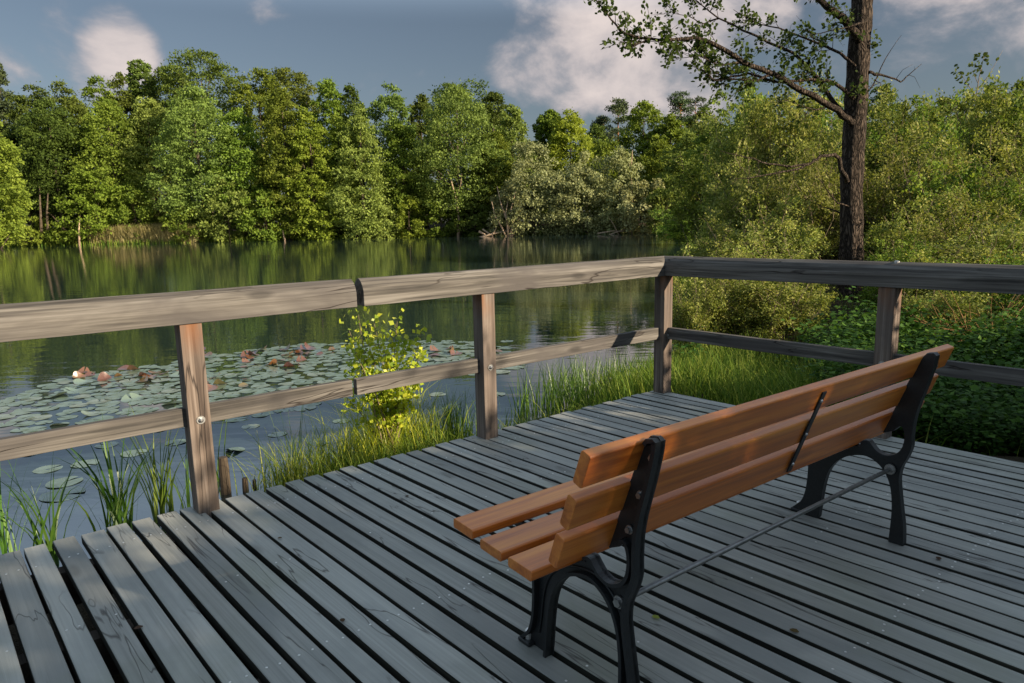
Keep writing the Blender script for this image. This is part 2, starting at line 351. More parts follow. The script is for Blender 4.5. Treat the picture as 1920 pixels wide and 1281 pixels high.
def build_water():
    A = LAKE.mean(0); poly = [(x, y) for x, y in LAKE]
    # sheet slightly bigger than the lake: the rising bank hides its rim
    V = []; c = np.array([-55., 45.])
    for p in LAKE:
        d = p-c; V.append((*(c+d*(1+1.6/np.linalg.norm(d))), WZ))
    # widen under the deck
    m, t, out = newmat('lake_water'); L = t.links; tcn = t.nodes.new('ShaderNodeTexCoord')
    mpn = t.nodes.new('ShaderNodeMapping'); mpn.inputs['Scale'].default_value = (.8, 2.2, 1); mpn.inputs['Rotation'].default_value = (0, 0, R(-8)); L.new(tcn.outputs['Object'], mpn.inputs[0])
    w1 = noise(t, mpn.outputs[0], 1.3, 3, .5, .2); w2 = noise(t, mpn.outputs[0], 7, 2, .5, .3)
    patch = maprange(t, noise(t, tcn.outputs['Object'], .09, 3, .5), .42, .62, .25, 1)
    h = tmath(t, 'ADD', w1, tmath(t, 'MULTIPLY', tmath(t, 'MULTIPLY', w2, patch), .20))
    bp = t.nodes.new('ShaderNodeBump'); bp.inputs['Strength'].default_value = .27; bp.inputs['Distance'].default_value = .016; L.new(h, bp.inputs['Height'])
    b = t.nodes.new('ShaderNodeBsdfPrincipled'); b.inputs['Base Color'].default_value = (.016, .028, .026, 1); b.inputs['Roughness'].default_value = .02; b.inputs['IOR'].default_value = 3.8
    b.inputs['Specular IOR Level'].default_value = .5
    L.new(bp.outputs[0], b.inputs['Normal']); L.new(b.outputs[0], out.inputs[0])
    o = mesh_obj('water', V, [tuple(range(len(V)))], m); tag(o, kind='structure')
build_water()

# ---------------------------------------------------------------- deck
E0 = np.array([-2.15066, 2.89251]); EA = 0.6753; GA = -0.8616
e_ = np.array([math.cos(EA), math.sin(EA)]); n_ = np.array([e_[1], -e_[0]]); g_ = np.array([math.cos(GA), math.sin(GA)])
q1, q2, q3, q4, CU, PW, PITCHB = .692, 2.4251, 4.1654, 1.6649, .1245, .0993, .1064
rg = random.Random(5)
def build_deck():
    root = empty('wooden_deck', (E0[0], E0[1], 0), GA+.006)
    tag(root, 'grey weathered wooden viewing deck of slatted boards under the bench and railings', 'deck')
    ba = GA+.006; b = np.array([math.cos(ba), math.sin(ba)]); bn = np.array([-b[1], b[0]])
    def loc(P): d = np.asarray(P)-E0; return d@b, d@bn
    mb = MB(); sb = MB()
    for i in range(-24, 40):
        gap = rg.choice([.015, .019, .022, .024, .028]); w = PITCHB*(-(n_@b)*0+abs(e_@bn))-gap
        x0, y0 = loc(E0+e_*PITCHB*i); x0 += rg.uniform(-.012, .008); L = 9.0; r = rg.random()
        y0 += rg.uniform(-.002, .002); sh = (e_@b)/(e_@bn)
        segs = 30; V = []; z = rg.uniform(-.0015, .0015); bz = .040; ch = .0025
        ph = rg.random()*6; am = rg.uniform(.0005, .0022)
        prof = [(0, -bz), (0, -ch), (ch, 0), (w-ch, 0), (w, -ch), (w, -bz)]
        kk = len(prof); Fc = []
        for s in range(segs+1):
            t = s/segs; xx = x0+L*t; wob = am*math.sin(ph+xx*2.3)+am*.6*math.sin(ph*3+xx*5.1); ww = am*.5*math.sin(ph*2+xx*3.3)
            for (py, pz) in prof:
                V.append((xx+(sh*py*(1-t)), y0+py+wob+(ww if py > w/2 else -ww), pz+z))
        for s in range(segs):
            for j in range(kk):
                j2 = (j+1) % kk; Fc.append((s*kk+j, s*kk+j2, (s+1)*kk+j2, (s+1)*kk+j))
        Fc.append(tuple(range(kk))[::-1]); Fc.append(tuple(segs*kk+j for j in range(kk)))
        mb.add(V, Fc, r)
        # screws
        for rowx in (.235, .885, 1.545, 2.2, 2.68, 3.5, 4.2):
            if rowx in (.885, 2.2): pr = .3
            else: pr = .93
            for yy in (w*.24, w*.76):
                if rg.random() > pr: continue
                cx = x0+rowx+rg.uniform(-.012, .012); cy = y0+yy+rg.uniform(-.006, .006); rr = .0042
                k = 8; VV = [(cx+rr*math.cos(6.283*q/k), cy+rr*math.sin(6.283*q/k), z+.0012) for q in range(k)]+[(cx+rr*.5*math.cos(6.283*q/k), cy+rr*.5*math.sin(6.283*q/k), z+.0006) for q in range(k)]
                FF = [(q, (q+1) % k, k+(q+1) % k, k+q) for q in range(k)]+[tuple(range(k, 2*k))]
                VV += [(v[0], v[1], z-.003) for v in VV[:k]]; FF += [(2*k+q, 2*k+(q+1) % k, (q+1) % k, q) for q in range(k)]
                sb.add(VV, FF)
    db = mb.build('deck_boards', M['deck'], root, rnd=True)
    db.data.materials.append(M['deckside'])       # near-black board sides paint the shade of the gaps into the colour
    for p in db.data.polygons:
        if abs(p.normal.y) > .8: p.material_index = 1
    s = sb.build('screw_heads', M['screw'], root); s['kind'] = 'stuff'
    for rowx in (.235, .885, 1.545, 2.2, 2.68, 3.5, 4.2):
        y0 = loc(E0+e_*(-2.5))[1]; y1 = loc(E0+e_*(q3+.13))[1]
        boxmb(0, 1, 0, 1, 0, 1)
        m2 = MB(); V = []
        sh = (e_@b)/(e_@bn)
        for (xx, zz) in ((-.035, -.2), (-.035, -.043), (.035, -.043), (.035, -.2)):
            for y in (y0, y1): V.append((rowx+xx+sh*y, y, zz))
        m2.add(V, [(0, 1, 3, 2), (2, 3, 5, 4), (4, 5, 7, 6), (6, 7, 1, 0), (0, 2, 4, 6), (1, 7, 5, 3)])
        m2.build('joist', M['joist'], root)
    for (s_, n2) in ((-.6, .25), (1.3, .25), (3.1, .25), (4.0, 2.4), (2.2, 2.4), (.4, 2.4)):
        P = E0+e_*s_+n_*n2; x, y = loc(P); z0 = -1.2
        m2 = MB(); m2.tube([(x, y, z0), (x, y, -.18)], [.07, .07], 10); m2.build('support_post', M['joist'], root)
build_deck()

# ---------------------------------------------------------------- railings (local x along the rail, local +y outward, away from the deck)
def beam_prof(y0=-.010, w=.118):
    pts = [(0, .927), (0, 1.006), (.010, 1.034), (.026, 1.057), (.045, 1.071), (.059, 1.076)]
    left = [(y0+y, z) for y, z in pts]; right = [(y0+w-y, z) for y, z in pts[::-1]][1:]
    return left+right
def bolt(parent, x, y, z, face=-1, r=.020):
    """washer and domed nut on the deck side of a post"""
    m2 = MB(); m2.tube([(x, y, z), (x, y+face*.004, z)], [r, r], 16); m2.tube([(x, y+face*.004, z), (x, y+face*.012, z), (x, y+face*.016, z)], [r*.62, r*.55, r*.25], 6)
    return m2.build('bolt', M['steel'], parent)
def railing(name, origin, ang, posts, beams, lowers, label, mitre, flip):
    # flip: +1 local y outward is left of direction
    root = empty(name, (origin[0], origin[1], 0), ang); tag(root, label, 'railing')
    f = flip
    for px in posts:
        m2 = MB(); rr = random.Random(int(px*100)+7)
        y0, y1 = (0, PW) if f > 0 else (-PW, 0)
        V = []; 
        for z in (-.9, 0, .3, .6, .926):
            j = rr.uniform(-.0015, .0015)
            V += [(px+j, y0, z), (px+PW+j, y0, z), (px+PW+j, y1, z), (px+j, y1, z)]
        Fc = [(0, 3, 2, 1)]
        for k in range(4):
            for q in range(4): q2_ = (q+1) % 4; Fc.append((k*4+q, k*4+q2_, k*4+4+q2_, k*4+4+q))
        Fc.append((16, 17, 18, 19)); m2.add(V, Fc, rr.random())
        p = m2.build('post', M['post'], root, rnd=True, bevel=.004)
        b = bolt(p, px+.052, 0, .462, -f)
    for (x0, x1, s0, s1) in beams:
        m2 = MB(); pr = beam_prof(); rr = random.Random(int(x0*77)+3)
        if f < 0: pr = [(-y, z) for y, z in pr][::-1]
        m2.extr(pr, x0, x1, s0, s1, nseg=14, r=rr.random(), jit=.0012, rg=rr); o = m2.build('handrail', M['rail'], root, rnd=True, bevel=.003)
    for (x0, x1) in lowers:
        m2 = MB(); pr = box_prof(.042, .084, .430, .520); rr = random.Random(int(x0*177)+5)
        if f < 0: pr = [(-y, z) for y, z in pr][::-1]
        m2.extr(pr, x0, x1, nseg=10, r=rr.random(), jit=.0015, rg=rr); m2.build('lower_rail', M['rail'], root, rnd=True, bevel=.003)
    return root
OL = E0+n_*CU
rl = railing('wooden_railing', OL, EA, [q1, q2, q3, -1.04], [(-1.5, 1.588, 0, 0), (1.628, q3, 0, 1.0)], [(-1.5, 1.556), (1.580, q3+.01)],
        'wooden railing along the water with sunlit handrail split by a gap and three posts', 1, 1)
C = E0+e_*q3+n_*CU
gang = GA
rr_ = railing('wooden_railing', C, GA, [q4-PW, q4*2-PW+.05], [(0, 3.9, -1.0, 0)], [(.0, 3.9)],
        'shaded wooden railing on the land side behind the bench, joining the corner post', 1, 1)
m2 = MB(); m2.tube([(q4-.02, .045, 1.066), (q4-.02, .045, 1.079), (q4-.02, .045, 1.083)], [.017, .016, .008], 12); m2.build('bolt', M['steel'], rr_)

# ---------------------------------------------------------------- bench
def build_bench():
    BA = .6568; root = empty('park_bench', (.2473, 1.5246, 0), BA)
    tag(root, 'varnished orange brown wooden park bench with black cast iron legs seen from behind', 'bench')
    L = 2.105
    lb, wb, tb = .3608, .0981, .035
    def slat(mb, P0, dx, dy, w, t, r):
        # P0 corner (y,z), dx unit along width, dy unit along thickness
        ch = .005; prof = []
        for (a, b) in ((ch, 0), (w-ch, 0), (w, ch), (w, t-ch), (w-ch, t), (ch, t), (0, t-ch), (0, ch)):
            prof.append((P0[0]+dx[0]*a+dy[0]*b, P0[1]+dx[1]*a+dy[1]*b))
        ar = sum(prof[i][0]*prof[(i+1) % 8][1]-prof[(i+1) % 8][0]*prof[i][1] for i in range(8))
        if ar > 0: prof = prof[::-1]
        mb.extr(prof, 0, L, nseg=6, r=r)
    dn = (math.sin(lb), -math.cos(lb)); fr = (math.cos(lb), math.sin(lb))
    mb = MB()
    for i, P0 in enumerate([(.1076, .8027), (.1578, .6757), (.205, .5549)]): slat(mb, P0, dn, fr, wb, tb, .13+.31*i)
    back = mb.build('backrest', M['bench'], root, rnd=True, bevel=.002)
    mb = MB(); ls = .0506; fr2 = (math.cos(ls), math.sin(ls)); dn2 = (fr2[1], -fr2[0])
    for i, P0 in enumerate([(.6222-.0, .4384), (.4781, .421), (.3406, .4158)]): slat(mb, P0, fr2, dn2, .1069, .0322, .77+.19*i)
    mb.build('seat', M['bench'], root, rnd=True, bevel=.002)
    # side frames: outline in (y,z)
    def cat(pts, n=5):
        P = [np.array(p, float) for p in pts]; o = []
        for i in range(len(P)-1):
            p0 = P[max(i-1, 0)]; p1 = P[i]; p2 = P[i+1]; p3 = P[min(i+2, len(P)-1)]
            for k in range(n):
                t = k/n; o.append(.5*((2*p1)+(-p0+p2)*t+(2*p0-5*p1+4*p2-p3)*t*t+(-p0+3*p1-3*p2+p3)*t**3))
        o.append(P[-1]); return [tuple(q) for q in o]
    top = (.092, .802)
    rear = cat([(.060, .812), (.066, .770), (.086, .690), (.110, .605), (.123, .540), (.127, .475), (.127, .425), (.140, .378), (.158, .335), (.165, .285), (.158, .225), (.146, .150), (.134, .075), (.130, 0)])
    rin = cat([(.190, 0), (.186, .08), (.186, .16), (.196, .235), (.218, .288), (.252, .325), (.300, .345), (.355, .336), (.405, .310), (.445, .268), (.470, .215), (.485, .140), (.492, .070), (.500, 0)])
    fout = cat([(.625, 0), (.628, .012), (.612, .030), (.585, .060), (.568, .110), (.560, .180), (.560, .260), (.572, .330), (.600, .370)], 4)
    seat = [(.690, .388), (.728, .405), (.728, .411), (.620, .4045), (.480, .391), (.345, .3815), (.331, .3815)]
    notch = cat([(.331, .3815), (.326, .408), (.300, .416), (.280, .398), (.258, .378), (.222, .370), (.182, .388), (.160, .425), (.157, .475), (.172, .505), (.200, .480)], 4)
    strut = [(.238, .462), (.240, .470), (.152, .705), (.108, .802), (.095, .818), (.070, .822)]
    out = rear+rin+fout+seat+notch[1:]+strut
    # clean duplicates
    o2 = [out[0]]
    for p in out[1:]:
        if math.hypot(p[0]-o2[-1][0], p[1]-o2[-1][1]) > 1e-4: o2.append(p)
    def side(x0, sd=-1):
        th = .034; xf = x0+.020 if sd < 0 else x0+th
        m2 = MB(); k = len(o2)
        V = [(x0, y, z) for y, z in o2]+[(x0+th, y, z) for y, z in o2]
        Fc = [tuple(range(k)), tuple(range(k, 2*k))[::-1]]+[(j, k+j, k+(j+1) % k, (j+1) % k) for j in range(k)]
        m2.add(V, Fc)
        if sd < 0:
            m2 = MB(); V = [(x0+.020, y, z) for y, z in o2]+[(x0+.032, y, z) for y, z in o2]; m2.add(V, Fc)
            def strip(P, wd):
                k2 = len(P); nrm = []
                for i in range(k2):
                    a, b = P[max(i-1, 0)], P[min(i+1, k2-1)]; dx, dy = b[0]-a[0], b[1]-a[1]; l = math.hypot(dx, dy)+1e-9; nrm.append((dy/l, -dx/l))
                Vs = []
                for xx in (x0, x0+.038):
                    Vs += [(xx, p[0], p[1]) for p in P]+[(xx, p[0]+q[0]*wd, p[1]+q[1]*wd) for p, q in zip(P, nrm)]
                Fs = []
                for i in range(k2-1):
                    j = i+1
                    for a, b, c, d in ((i, j, k2+j, k2+i), (2*k2+j, 2*k2+i, 3*k2+i, 3*k2+j), (i, 2*k2+i, 2*k2+j, j), (k2+j, 3*k2+j, 3*k2+i, k2+i)): Fs.append((a, b, c, d))
                Fs += [(0, k2, 3*k2, 2*k2), (k2-1, 3*k2-1, 4*k2-1, 2*k2-1)[::-1]]
                m2.add(Vs, Fs)
            strip(rear, -.013); strip(rin, -.011); strip(fout, -.011); strip(notch[3:-3], -.011)
            strip([(.105, .801), (.094, .814), (.072, .819), (.061, .811)], -.012)
        o = m2.build('leg_frame', M['iron'], root)
        m = o.modifiers.new('bevel', 'BEVEL'); m.width = .0035; m.segments = 2; m.limit_method = 'ANGLE'; m.angle_limit = R(50)
        # raised centre rib along rear leg / strut and along the arch
        rib = MB()
        def ribline(pts, r):
            P = cat(pts, 4); rib.tube([(xf+sd*.002, y, z) for y, z in P], [r]*len(P), 6)
        ribline([(.148, .02), (.158, .10), (.172, .19), (.185, .27), (.170, .35), (.146, .41), (.140, .47), (.138, .54), (.120, .62), (.099, .70), (.082, .775)], .0075 if sd > 0 else .004)
        ribline([(.185, .27), (.225, .33), (.29, .362), (.37, .355), (.44, .325), (.495, .27), (.522, .2), (.535, .12), (.548, .06)], .0075 if sd > 0 else .004)
        rib.build('rib', M['iron'], o, smooth=True)
        for (y, z, r) in ((.080, .765, .0125), (.120, .654, .0125), (.158, .546, .0125), (.196, .320, .019)):
            m3 = MB(); m3.tube([(xf+sd*.002, y, z), (xf+sd*.008, y, z)], [r, r], 14); m3.tube([(xf+sd*.008, y, z), (xf+sd*.017, y, z)], [r*.72, r*.68], 6)
            m3.build('bolt', M['steel'], o)
        m3 = MB(); m3.tube([(x0+.017, .603, .014), (x0+.017, .603, .042), (x0+.017, .603, .048)], [.011, .011, .005], 12); m3.build('bolt', M['screw'], o)
        m3 = MB(); m3.extr([(.575, 0), (.575, .014), (.632, .014), (.632, 0)], x0-.006, x0+th+.006); m3.build('foot', M['iron'], o, bevel=.004)
        return o
    side(.176); side(1.803, 1)
    m3 = MB(); m3.tube([(.199, .196, .320), (1.803, .196, .320)], [.0085, .0085], 12); rod = m3.build('tie_rod', M['rod'], root, smooth=True)
    for x in (.199, 1.795):
        m3 = MB(); m3.tube([(x, .196, .320), (x+.008*(1 if x < 1 else -1), .196, .320)], [.022, .022], 16); m3.tube([(x+.008*(1 if x < 1 else -1), .196, .320), (x+.022*(1 if x < 1 else -1), .196, .320)], [.015, .015], 6); m3.build('nut', M['steel'], rod)
    # flat strap across the backrest middle
    xs = 1.075; y0, z0 = .1076, .8027
    def bp(a, off): return (y0+dn[0]*a-fr[0]*off, z0+dn[1]*a-fr[1]*off)
    pr = [bp(.02, 0.0008), bp(.02, .006), bp(.350, .006), bp(.350, .0008)]
    ar = sum(pr[i][0]*pr[(i+1) % 4][1]-pr[(i+1) % 4][0]*pr[i][1] for i in range(4))
    if ar > 0: pr = pr[::-1]
    m3 = MB(); m3.extr(pr, xs-.0125, xs+.0125); st = m3.build('back_strap', M['iron'], root, bevel=.0015)
    for a in (.055, .19, .315):
        p0, p1 = bp(a, .006), bp(a, .0105); m3 = MB(); m3.tube([(xs, *p0), (xs, *p1)], [.0065, .004], 10); m3.build('screw', M['steel'], st)
build_bench()
# ---------------------------------------------------------------- foliage tools
def unit(v): return v/(np.linalg.norm(v, axis=-1, keepdims=True)+1e-9)
KITE = np.array([(0, 0, 0), (.32, .45, .06), (0, 1, 0), (-.32, .45, .06)])
ROUND = np.array([(0, 0, 0), (.30, .25, .05), (.38, .62, .06), (.12, .98, 0), (-.12, .98, 0), (-.38, .62, .06), (-.30, .25, .05)])
NARROW = np.array([(0, 0, 0), (.13, .4, .03), (0, 1, -.05), (-.13, .4, .03)])
def leaves(P, D, Nn, S, tmpl):
    """P positions, D direction of the leaf axis, Nn normal hint, S size -> polygons"""
    Y = unit(D); X = unit(np.cross(Y, Nn)); Z = np.cross(X, Y)
    return P[:, None, :]+S[:, None, None]*(tmpl[None, :, 0, None]*X[:, None]+tmpl[None, :, 1, None]*Y[:, None]+tmpl[None, :, 2, None]*Z[:, None])
def clump_leaves(r, centers, radii, nper, size, flat=.7, droop=0., tmpl=KITE, light=.5):
    n = len(centers); k = nper
    c = np.repeat(centers, k, 0); rad = np.repeat(radii, k)
    d = unit(r.normal(size=(n*k, 3))); d[:, 2] = np.where(r.random(n*k) < .72, np.abs(d[:, 2]), d[:, 2])
    rr = rad*(.45+.6*r.random(n*k)**.6)
    P = c+d*rr[:, None]*np.array([1, 1, flat])
    nrm = unit(d+.7*r.normal(size=(n*k, 3)))
    D = unit(np.cross(nrm, r.normal(size=(n*k, 3)))+d*.35); D[:, 2] -= droop
    S = size*(.6+.8*r.random(n*k))
    rnd = np.clip(np.repeat(r.random(n), k)*light+r.random(n*k)*(1-light), 0, 1)
    return leaves(P, D, nrm, S, tmpl), rnd
def crown_profile(kind):
    if kind == 'round': return lambda t: np.sqrt(np.clip(1-(2*t-1)**2, 0, 1))**.8
    if kind == 'egg': return lambda t: np.clip(np.sin(math.pi*np.clip(t, 0, 1)**.75), 0, 1)**.6
    if kind == 'cone': return lambda t: np.clip(1-t, 0, 1)**.75*np.clip(t*8, 0, 1)**.5
    if kind == 'column': return lambda t: np.clip(1-t**3.5, 0, 1)**.7*np.clip(.6+t*2, 0, 1)
    if kind == 'skirt': return lambda t: (np.clip(1-t**1.6, 0, 1)**.8)*.95+.02
def make_crown(seed, h, rad, zb, kind, lm, nclump, nper, leaf, clr=None, droop=0., tmpl=KITE, flat=.75, lobes=None, ragged=.28):
    r = np.random.default_rng(seed); f = crown_profile(kind)
    cl = clr or max(.35, rad*.24)
    nc = nclump; t = 1-r.random(nc*3)**1.12
    w = f(t)+.16; keep = r.random(nc*3) < w/w.max(); t = t[keep][:nc]; nc = len(t)
    th = r.random(nc)*2*math.pi
    # big lobes make the outline uneven
    ph = r.random(4)*6.28
    lob = 1+ragged*(np.sin(th*2+ph[0]+t*5)*.5+np.sin(th*3+ph[1]-t*9)*.35+np.sin(t*17+ph[2])*.3)
    rr = rad*f(t)*lob*(1-.55*r.random(nc)**2.2)
    C_ = np.stack([rr*np.cos(th), rr*np.sin(th), zb+(h-zb)*t], 1)
    C_ += r.normal(size=C_.shape)*cl*.25
    R_ = cl*(.65+.7*r.random(nc))*(1-.35*t)
    P, rn = clump_leaves(r, C_, R_, nper, leaf, flat, droop, tmpl)
    # stray sprigs outside the envelope
    ns = nc*5; i = r.integers(0, nc, ns); d = unit(r.normal(size=(ns, 3))); d[:, 2] = np.abs(d[:, 2])
    Ps = C_[i]+d*(R_[i]*(1.05+.45*r.random(ns)))[:, None]; nr = unit(r.normal(size=(ns, 3)))
    P2 = leaves(Ps, unit(d+r.normal(size=(ns, 3))*.5), nr, leaf*(.5+.6*r.random(ns)), tmpl)
    return np.concatenate([P, P2]), np.concatenate([rn, r.random(ns)]), C_
def make_trunk(seed, h, r0, C_, mat_r=None, nlimb=7, lean=(0, 0), r1=.3):
    r = np.random.default_rng(seed+99); mb = MB(); k = 9; pts = []; rad = []
    for i in range(k):
        t = i/(k-1); pts.append(np.array([lean[0]*t+.12*math.sin(t*5+seed)*h*.05, lean[1]*t+.1*math.cos(t*4+seed)*h*.05-.1*h*.05, h*.92*t-.3*(i == 0)])); rad.append(r0*(1-.85*t)*(1.35 if i == 0 else 1))
    mb.tube(pts, rad, 8)
    if len(C_):
        for j in r.choice(len(C_), min(nlimb, len(C_)), replace=False):
            c = C_[j]; t0 = np.clip((c[2]/h)*.75, .12, .9)*(k-1); i0 = int(t0); p0 = pts[i0]
            mid = (p0+c)/2+np.array([0, 0, .06*h*r.random()]); q = np.linalg.norm(c-p0)
            mb.tube([p0, mid, c], [rad[i0]*.5, rad[i0]*.3, rad[i0]*.08], 5)
    return mb
def tree(name, label, cat, px, top, hw, Y, kind='egg', lm='mid', zb=.25, nc=90, npr=60, leaf=.42, group=None, seed=0, base=None, droop=0, r0=None, trunkmat='barkfar', tmpl=KITE, flat=.75, nlimb=7, lean=(0, 0), clr=None, ragged=.28):
    p = at(px, 430, Y); x, y = float(p[0]), Y; g = gz1(x, y) if base is None else base
    h = float(at(px, top, Y)[2])-g; rad = hw/F*Y
    root = empty(name, (x, y, g), (seed*1.37) % 6.28); tag(root, label, cat, group)
    P, rn, C_ = make_crown(seed, h, rad, h*zb, kind, lm, nc, npr, leaf, clr, droop, tmpl, flat, ragged=ragged)
    link('crown', poly_mesh('crown', P, LM[lm], rn), root)
    make_trunk(seed, h*.93, r0 or h*.017, C_, nlimb=nlimb, lean=lean).build('trunk', M[trunkmat], root, smooth=True)
    return root, h, rad
T = 'trees on the far shore'
far = [
 # px, top, halfw, Y, kind, material, zb, label
 (-60, 150, 75, 112, 'egg', 'dark', .1, 'dark tree at the far left, cut off by the left picture edge'),
 (38, 116, 42, 116, 'cone', 'pine', .15, 'dark feathery conifer spire rising above the crowns at the far left'),
 (90, 152, 55, 108, 'egg', 'dark', .12, 'dark green tree just right of the feathery conifer spire'),
 (150, 158, 55, 106, 'egg', 'dark', .1, 'dark tree with a bumpy low top under the small left cloud'),
 (215, 145, 50, 112, 'egg', 'mid', .15, 'dark green tree with small spiky tips right below the small left cloud'),
 (255, 135, 42, 114, 'egg', 'dark', .15, 'narrow dark tree top left of the thin see-through crown'),
 (293, 110, 24, 118, 'round', 'olive', .55, 'thin see-through tree crown sticking up left of the highest crown'),
 (400, 96, 72, 115, 'round', 'dark', .3, 'highest crown, a big rounded dark chestnut on the left shore'),
 (345, 128, 45, 117, 'round', 'dark', .3, 'lower rounded dark crown leaning on the left side of the highest crown'),
 (505, 130, 45, 112, 'round', 'mid', .25, 'rounded green tree just right of the highest crown'),
 (560, 126, 50, 117, 'round', 'dark', .3, 'broad dark green crown behind the tall yellow-green tree'),
 (632, 148, 40, 112, 'egg', 'mid', .2, 'mid green tree top between the broad dark crown and the dense upright crown'),
 (672, 160, 36, 112, 'egg', 'dark', .2, 'small dark tree top behind the pale skirted tree'),
 (742, 155, 46, 106, 'egg', 'olive', .15, 'dense upright olive tree with a rounded top left of the shore centre'),
 (800, 180, 40, 112, 'egg', 'dark', .12, 'dark tree filling the dip left of the large centre tree'),
 (875, 152, 62, 116, 'round', 'dark', .25, 'dark crown peeping out behind the top of the large olive centre tree'),
 (930, 172, 44, 112, 'egg', 'dark', .15, 'dark green tree behind the right flank of the large centre tree'),
 (965, 196, 36, 106, 'egg', 'olive', .15, 'olive tree with an open right edge bordering the sky gap'),
 (1000, 268, 40, 112, 'egg', 'mid', .1, 'low green tree in the sky gap behind the grey willows'),
 (1032, 205, 26, 112, 'round', 'mid', .5, 'small loose crown on the left side of the bright tree right of the sky gap'),
 (1070, 208, 44, 108, 'egg', 'bright', .2, 'bright green pointed tree standing right of the sky gap'),
 (1115, 235, 38, 118, 'egg', 'dark', .15, 'low dark tree between the bright pointed tree and the pine'),
 (1205, 190, 46, 108, 'column', 'mid', .15, 'dense blue-green column-shaped tree right of the pine with the bare red trunk'),
 (1255, 215, 42, 104, 'egg', 'mid', .1, 'mid green tree right of the blue-green column-shaped tree'),
 (1310, 205, 46, 112, 'egg', 'dark', .1, 'dark tree behind the left edge of the right bank thicket'),
]
for i, (px, top, hw, Y, kind, lm, zb, lab) in enumerate(far):
    tree('conifer' if 'conifer' in lab else 'tree', lab, 'tree', px, top+6, hw, Y, kind, lm, zb, nc=int(150+hw*1.6), npr=66, leaf=.34, group=T, seed=100+i, ragged=.2)
front = [
 (-12, 205, 55, 84, 'round', 'mid', .15, 'rounded green willow at the left picture edge, nearer than its neighbours'),
 (120, 185, 62, 100, 'egg', 'dark', .2, 'wide dark green tree on the left with two brown trunks showing at its foot'),
 (60, 230, 50, 102, 'egg', 'dark', .25, 'dark shaded tree between the edge willow and the two brown trunks'),
 (225, 190, 62, 101, 'egg', 'mid', .15, 'large deep green tree above the tan grass on the left shore'),
 (300, 180, 52, 102, 'egg', 'olive', .08, 'olive tree standing left of the broad layered tree'),
 (385, 165, 72, 98, 'egg', 'olive', .03, 'broad olive tree with layered boughs reaching the water below the highest crown'),
 (460, 205, 50, 99, 'egg', 'mid', .05, 'green tree between the broad layered tree and the tall yellow-green tree'),
 (545, 160, 46, 97, 'column', 'mid', .02, 'slender fresh green tree attached to the left of the tall yellow-green tree'),
 (590, 200, 40, 96, 'column', 'bright', .01, 'tall yellow-green tree, the brightest on the left shore, foliage down to the water'),
 (645, 215, 38, 98, 'egg', 'mid', .02, 'shaded green tree right of the tall yellow-green tree'),
 (685, 205, 58, 96, 'skirt', 'olive', .01, 'pale olive tree whose boughs widen like a skirt to the water'),
 (760, 230, 46, 99, 'egg', 'mid', .05, 'shadowed green tree right of the skirted olive tree'),
 (862, 160, 76, 98, 'egg', 'olive', .16, 'large olive centre tree with a pale leaning bare trunk below it'),
 (930, 245, 44, 99, 'egg', 'mid', .08, 'green tree standing behind the left grey willow'),
 (1140, 262, 44, 100, 'egg', 'mid', .06, 'green tree behind the middle grey willows'),
 (1235, 265, 48, 97, 'egg', 'mid', .05, 'green tree behind the right grey willow'),
 (1290, 250, 48, 90, 'egg', 'olive', .05, 'olive tree where the far shore meets the right bank thicket'),
]
for i, (px, top, hw, Y, kind, lm, zb, lab) in enumerate(front):
    tree('willow_tree' if 'willow at' in lab else 'tree', lab, 'tree', px, top+6, hw, Y, kind, lm, zb, nc=int(190+hw*2.3), npr=72, leaf=.29, group=T, seed=200+i, flat=.6 if lm == 'olive' else .75, ragged=.24)
S_ = 'shrubs on the far shoreline'
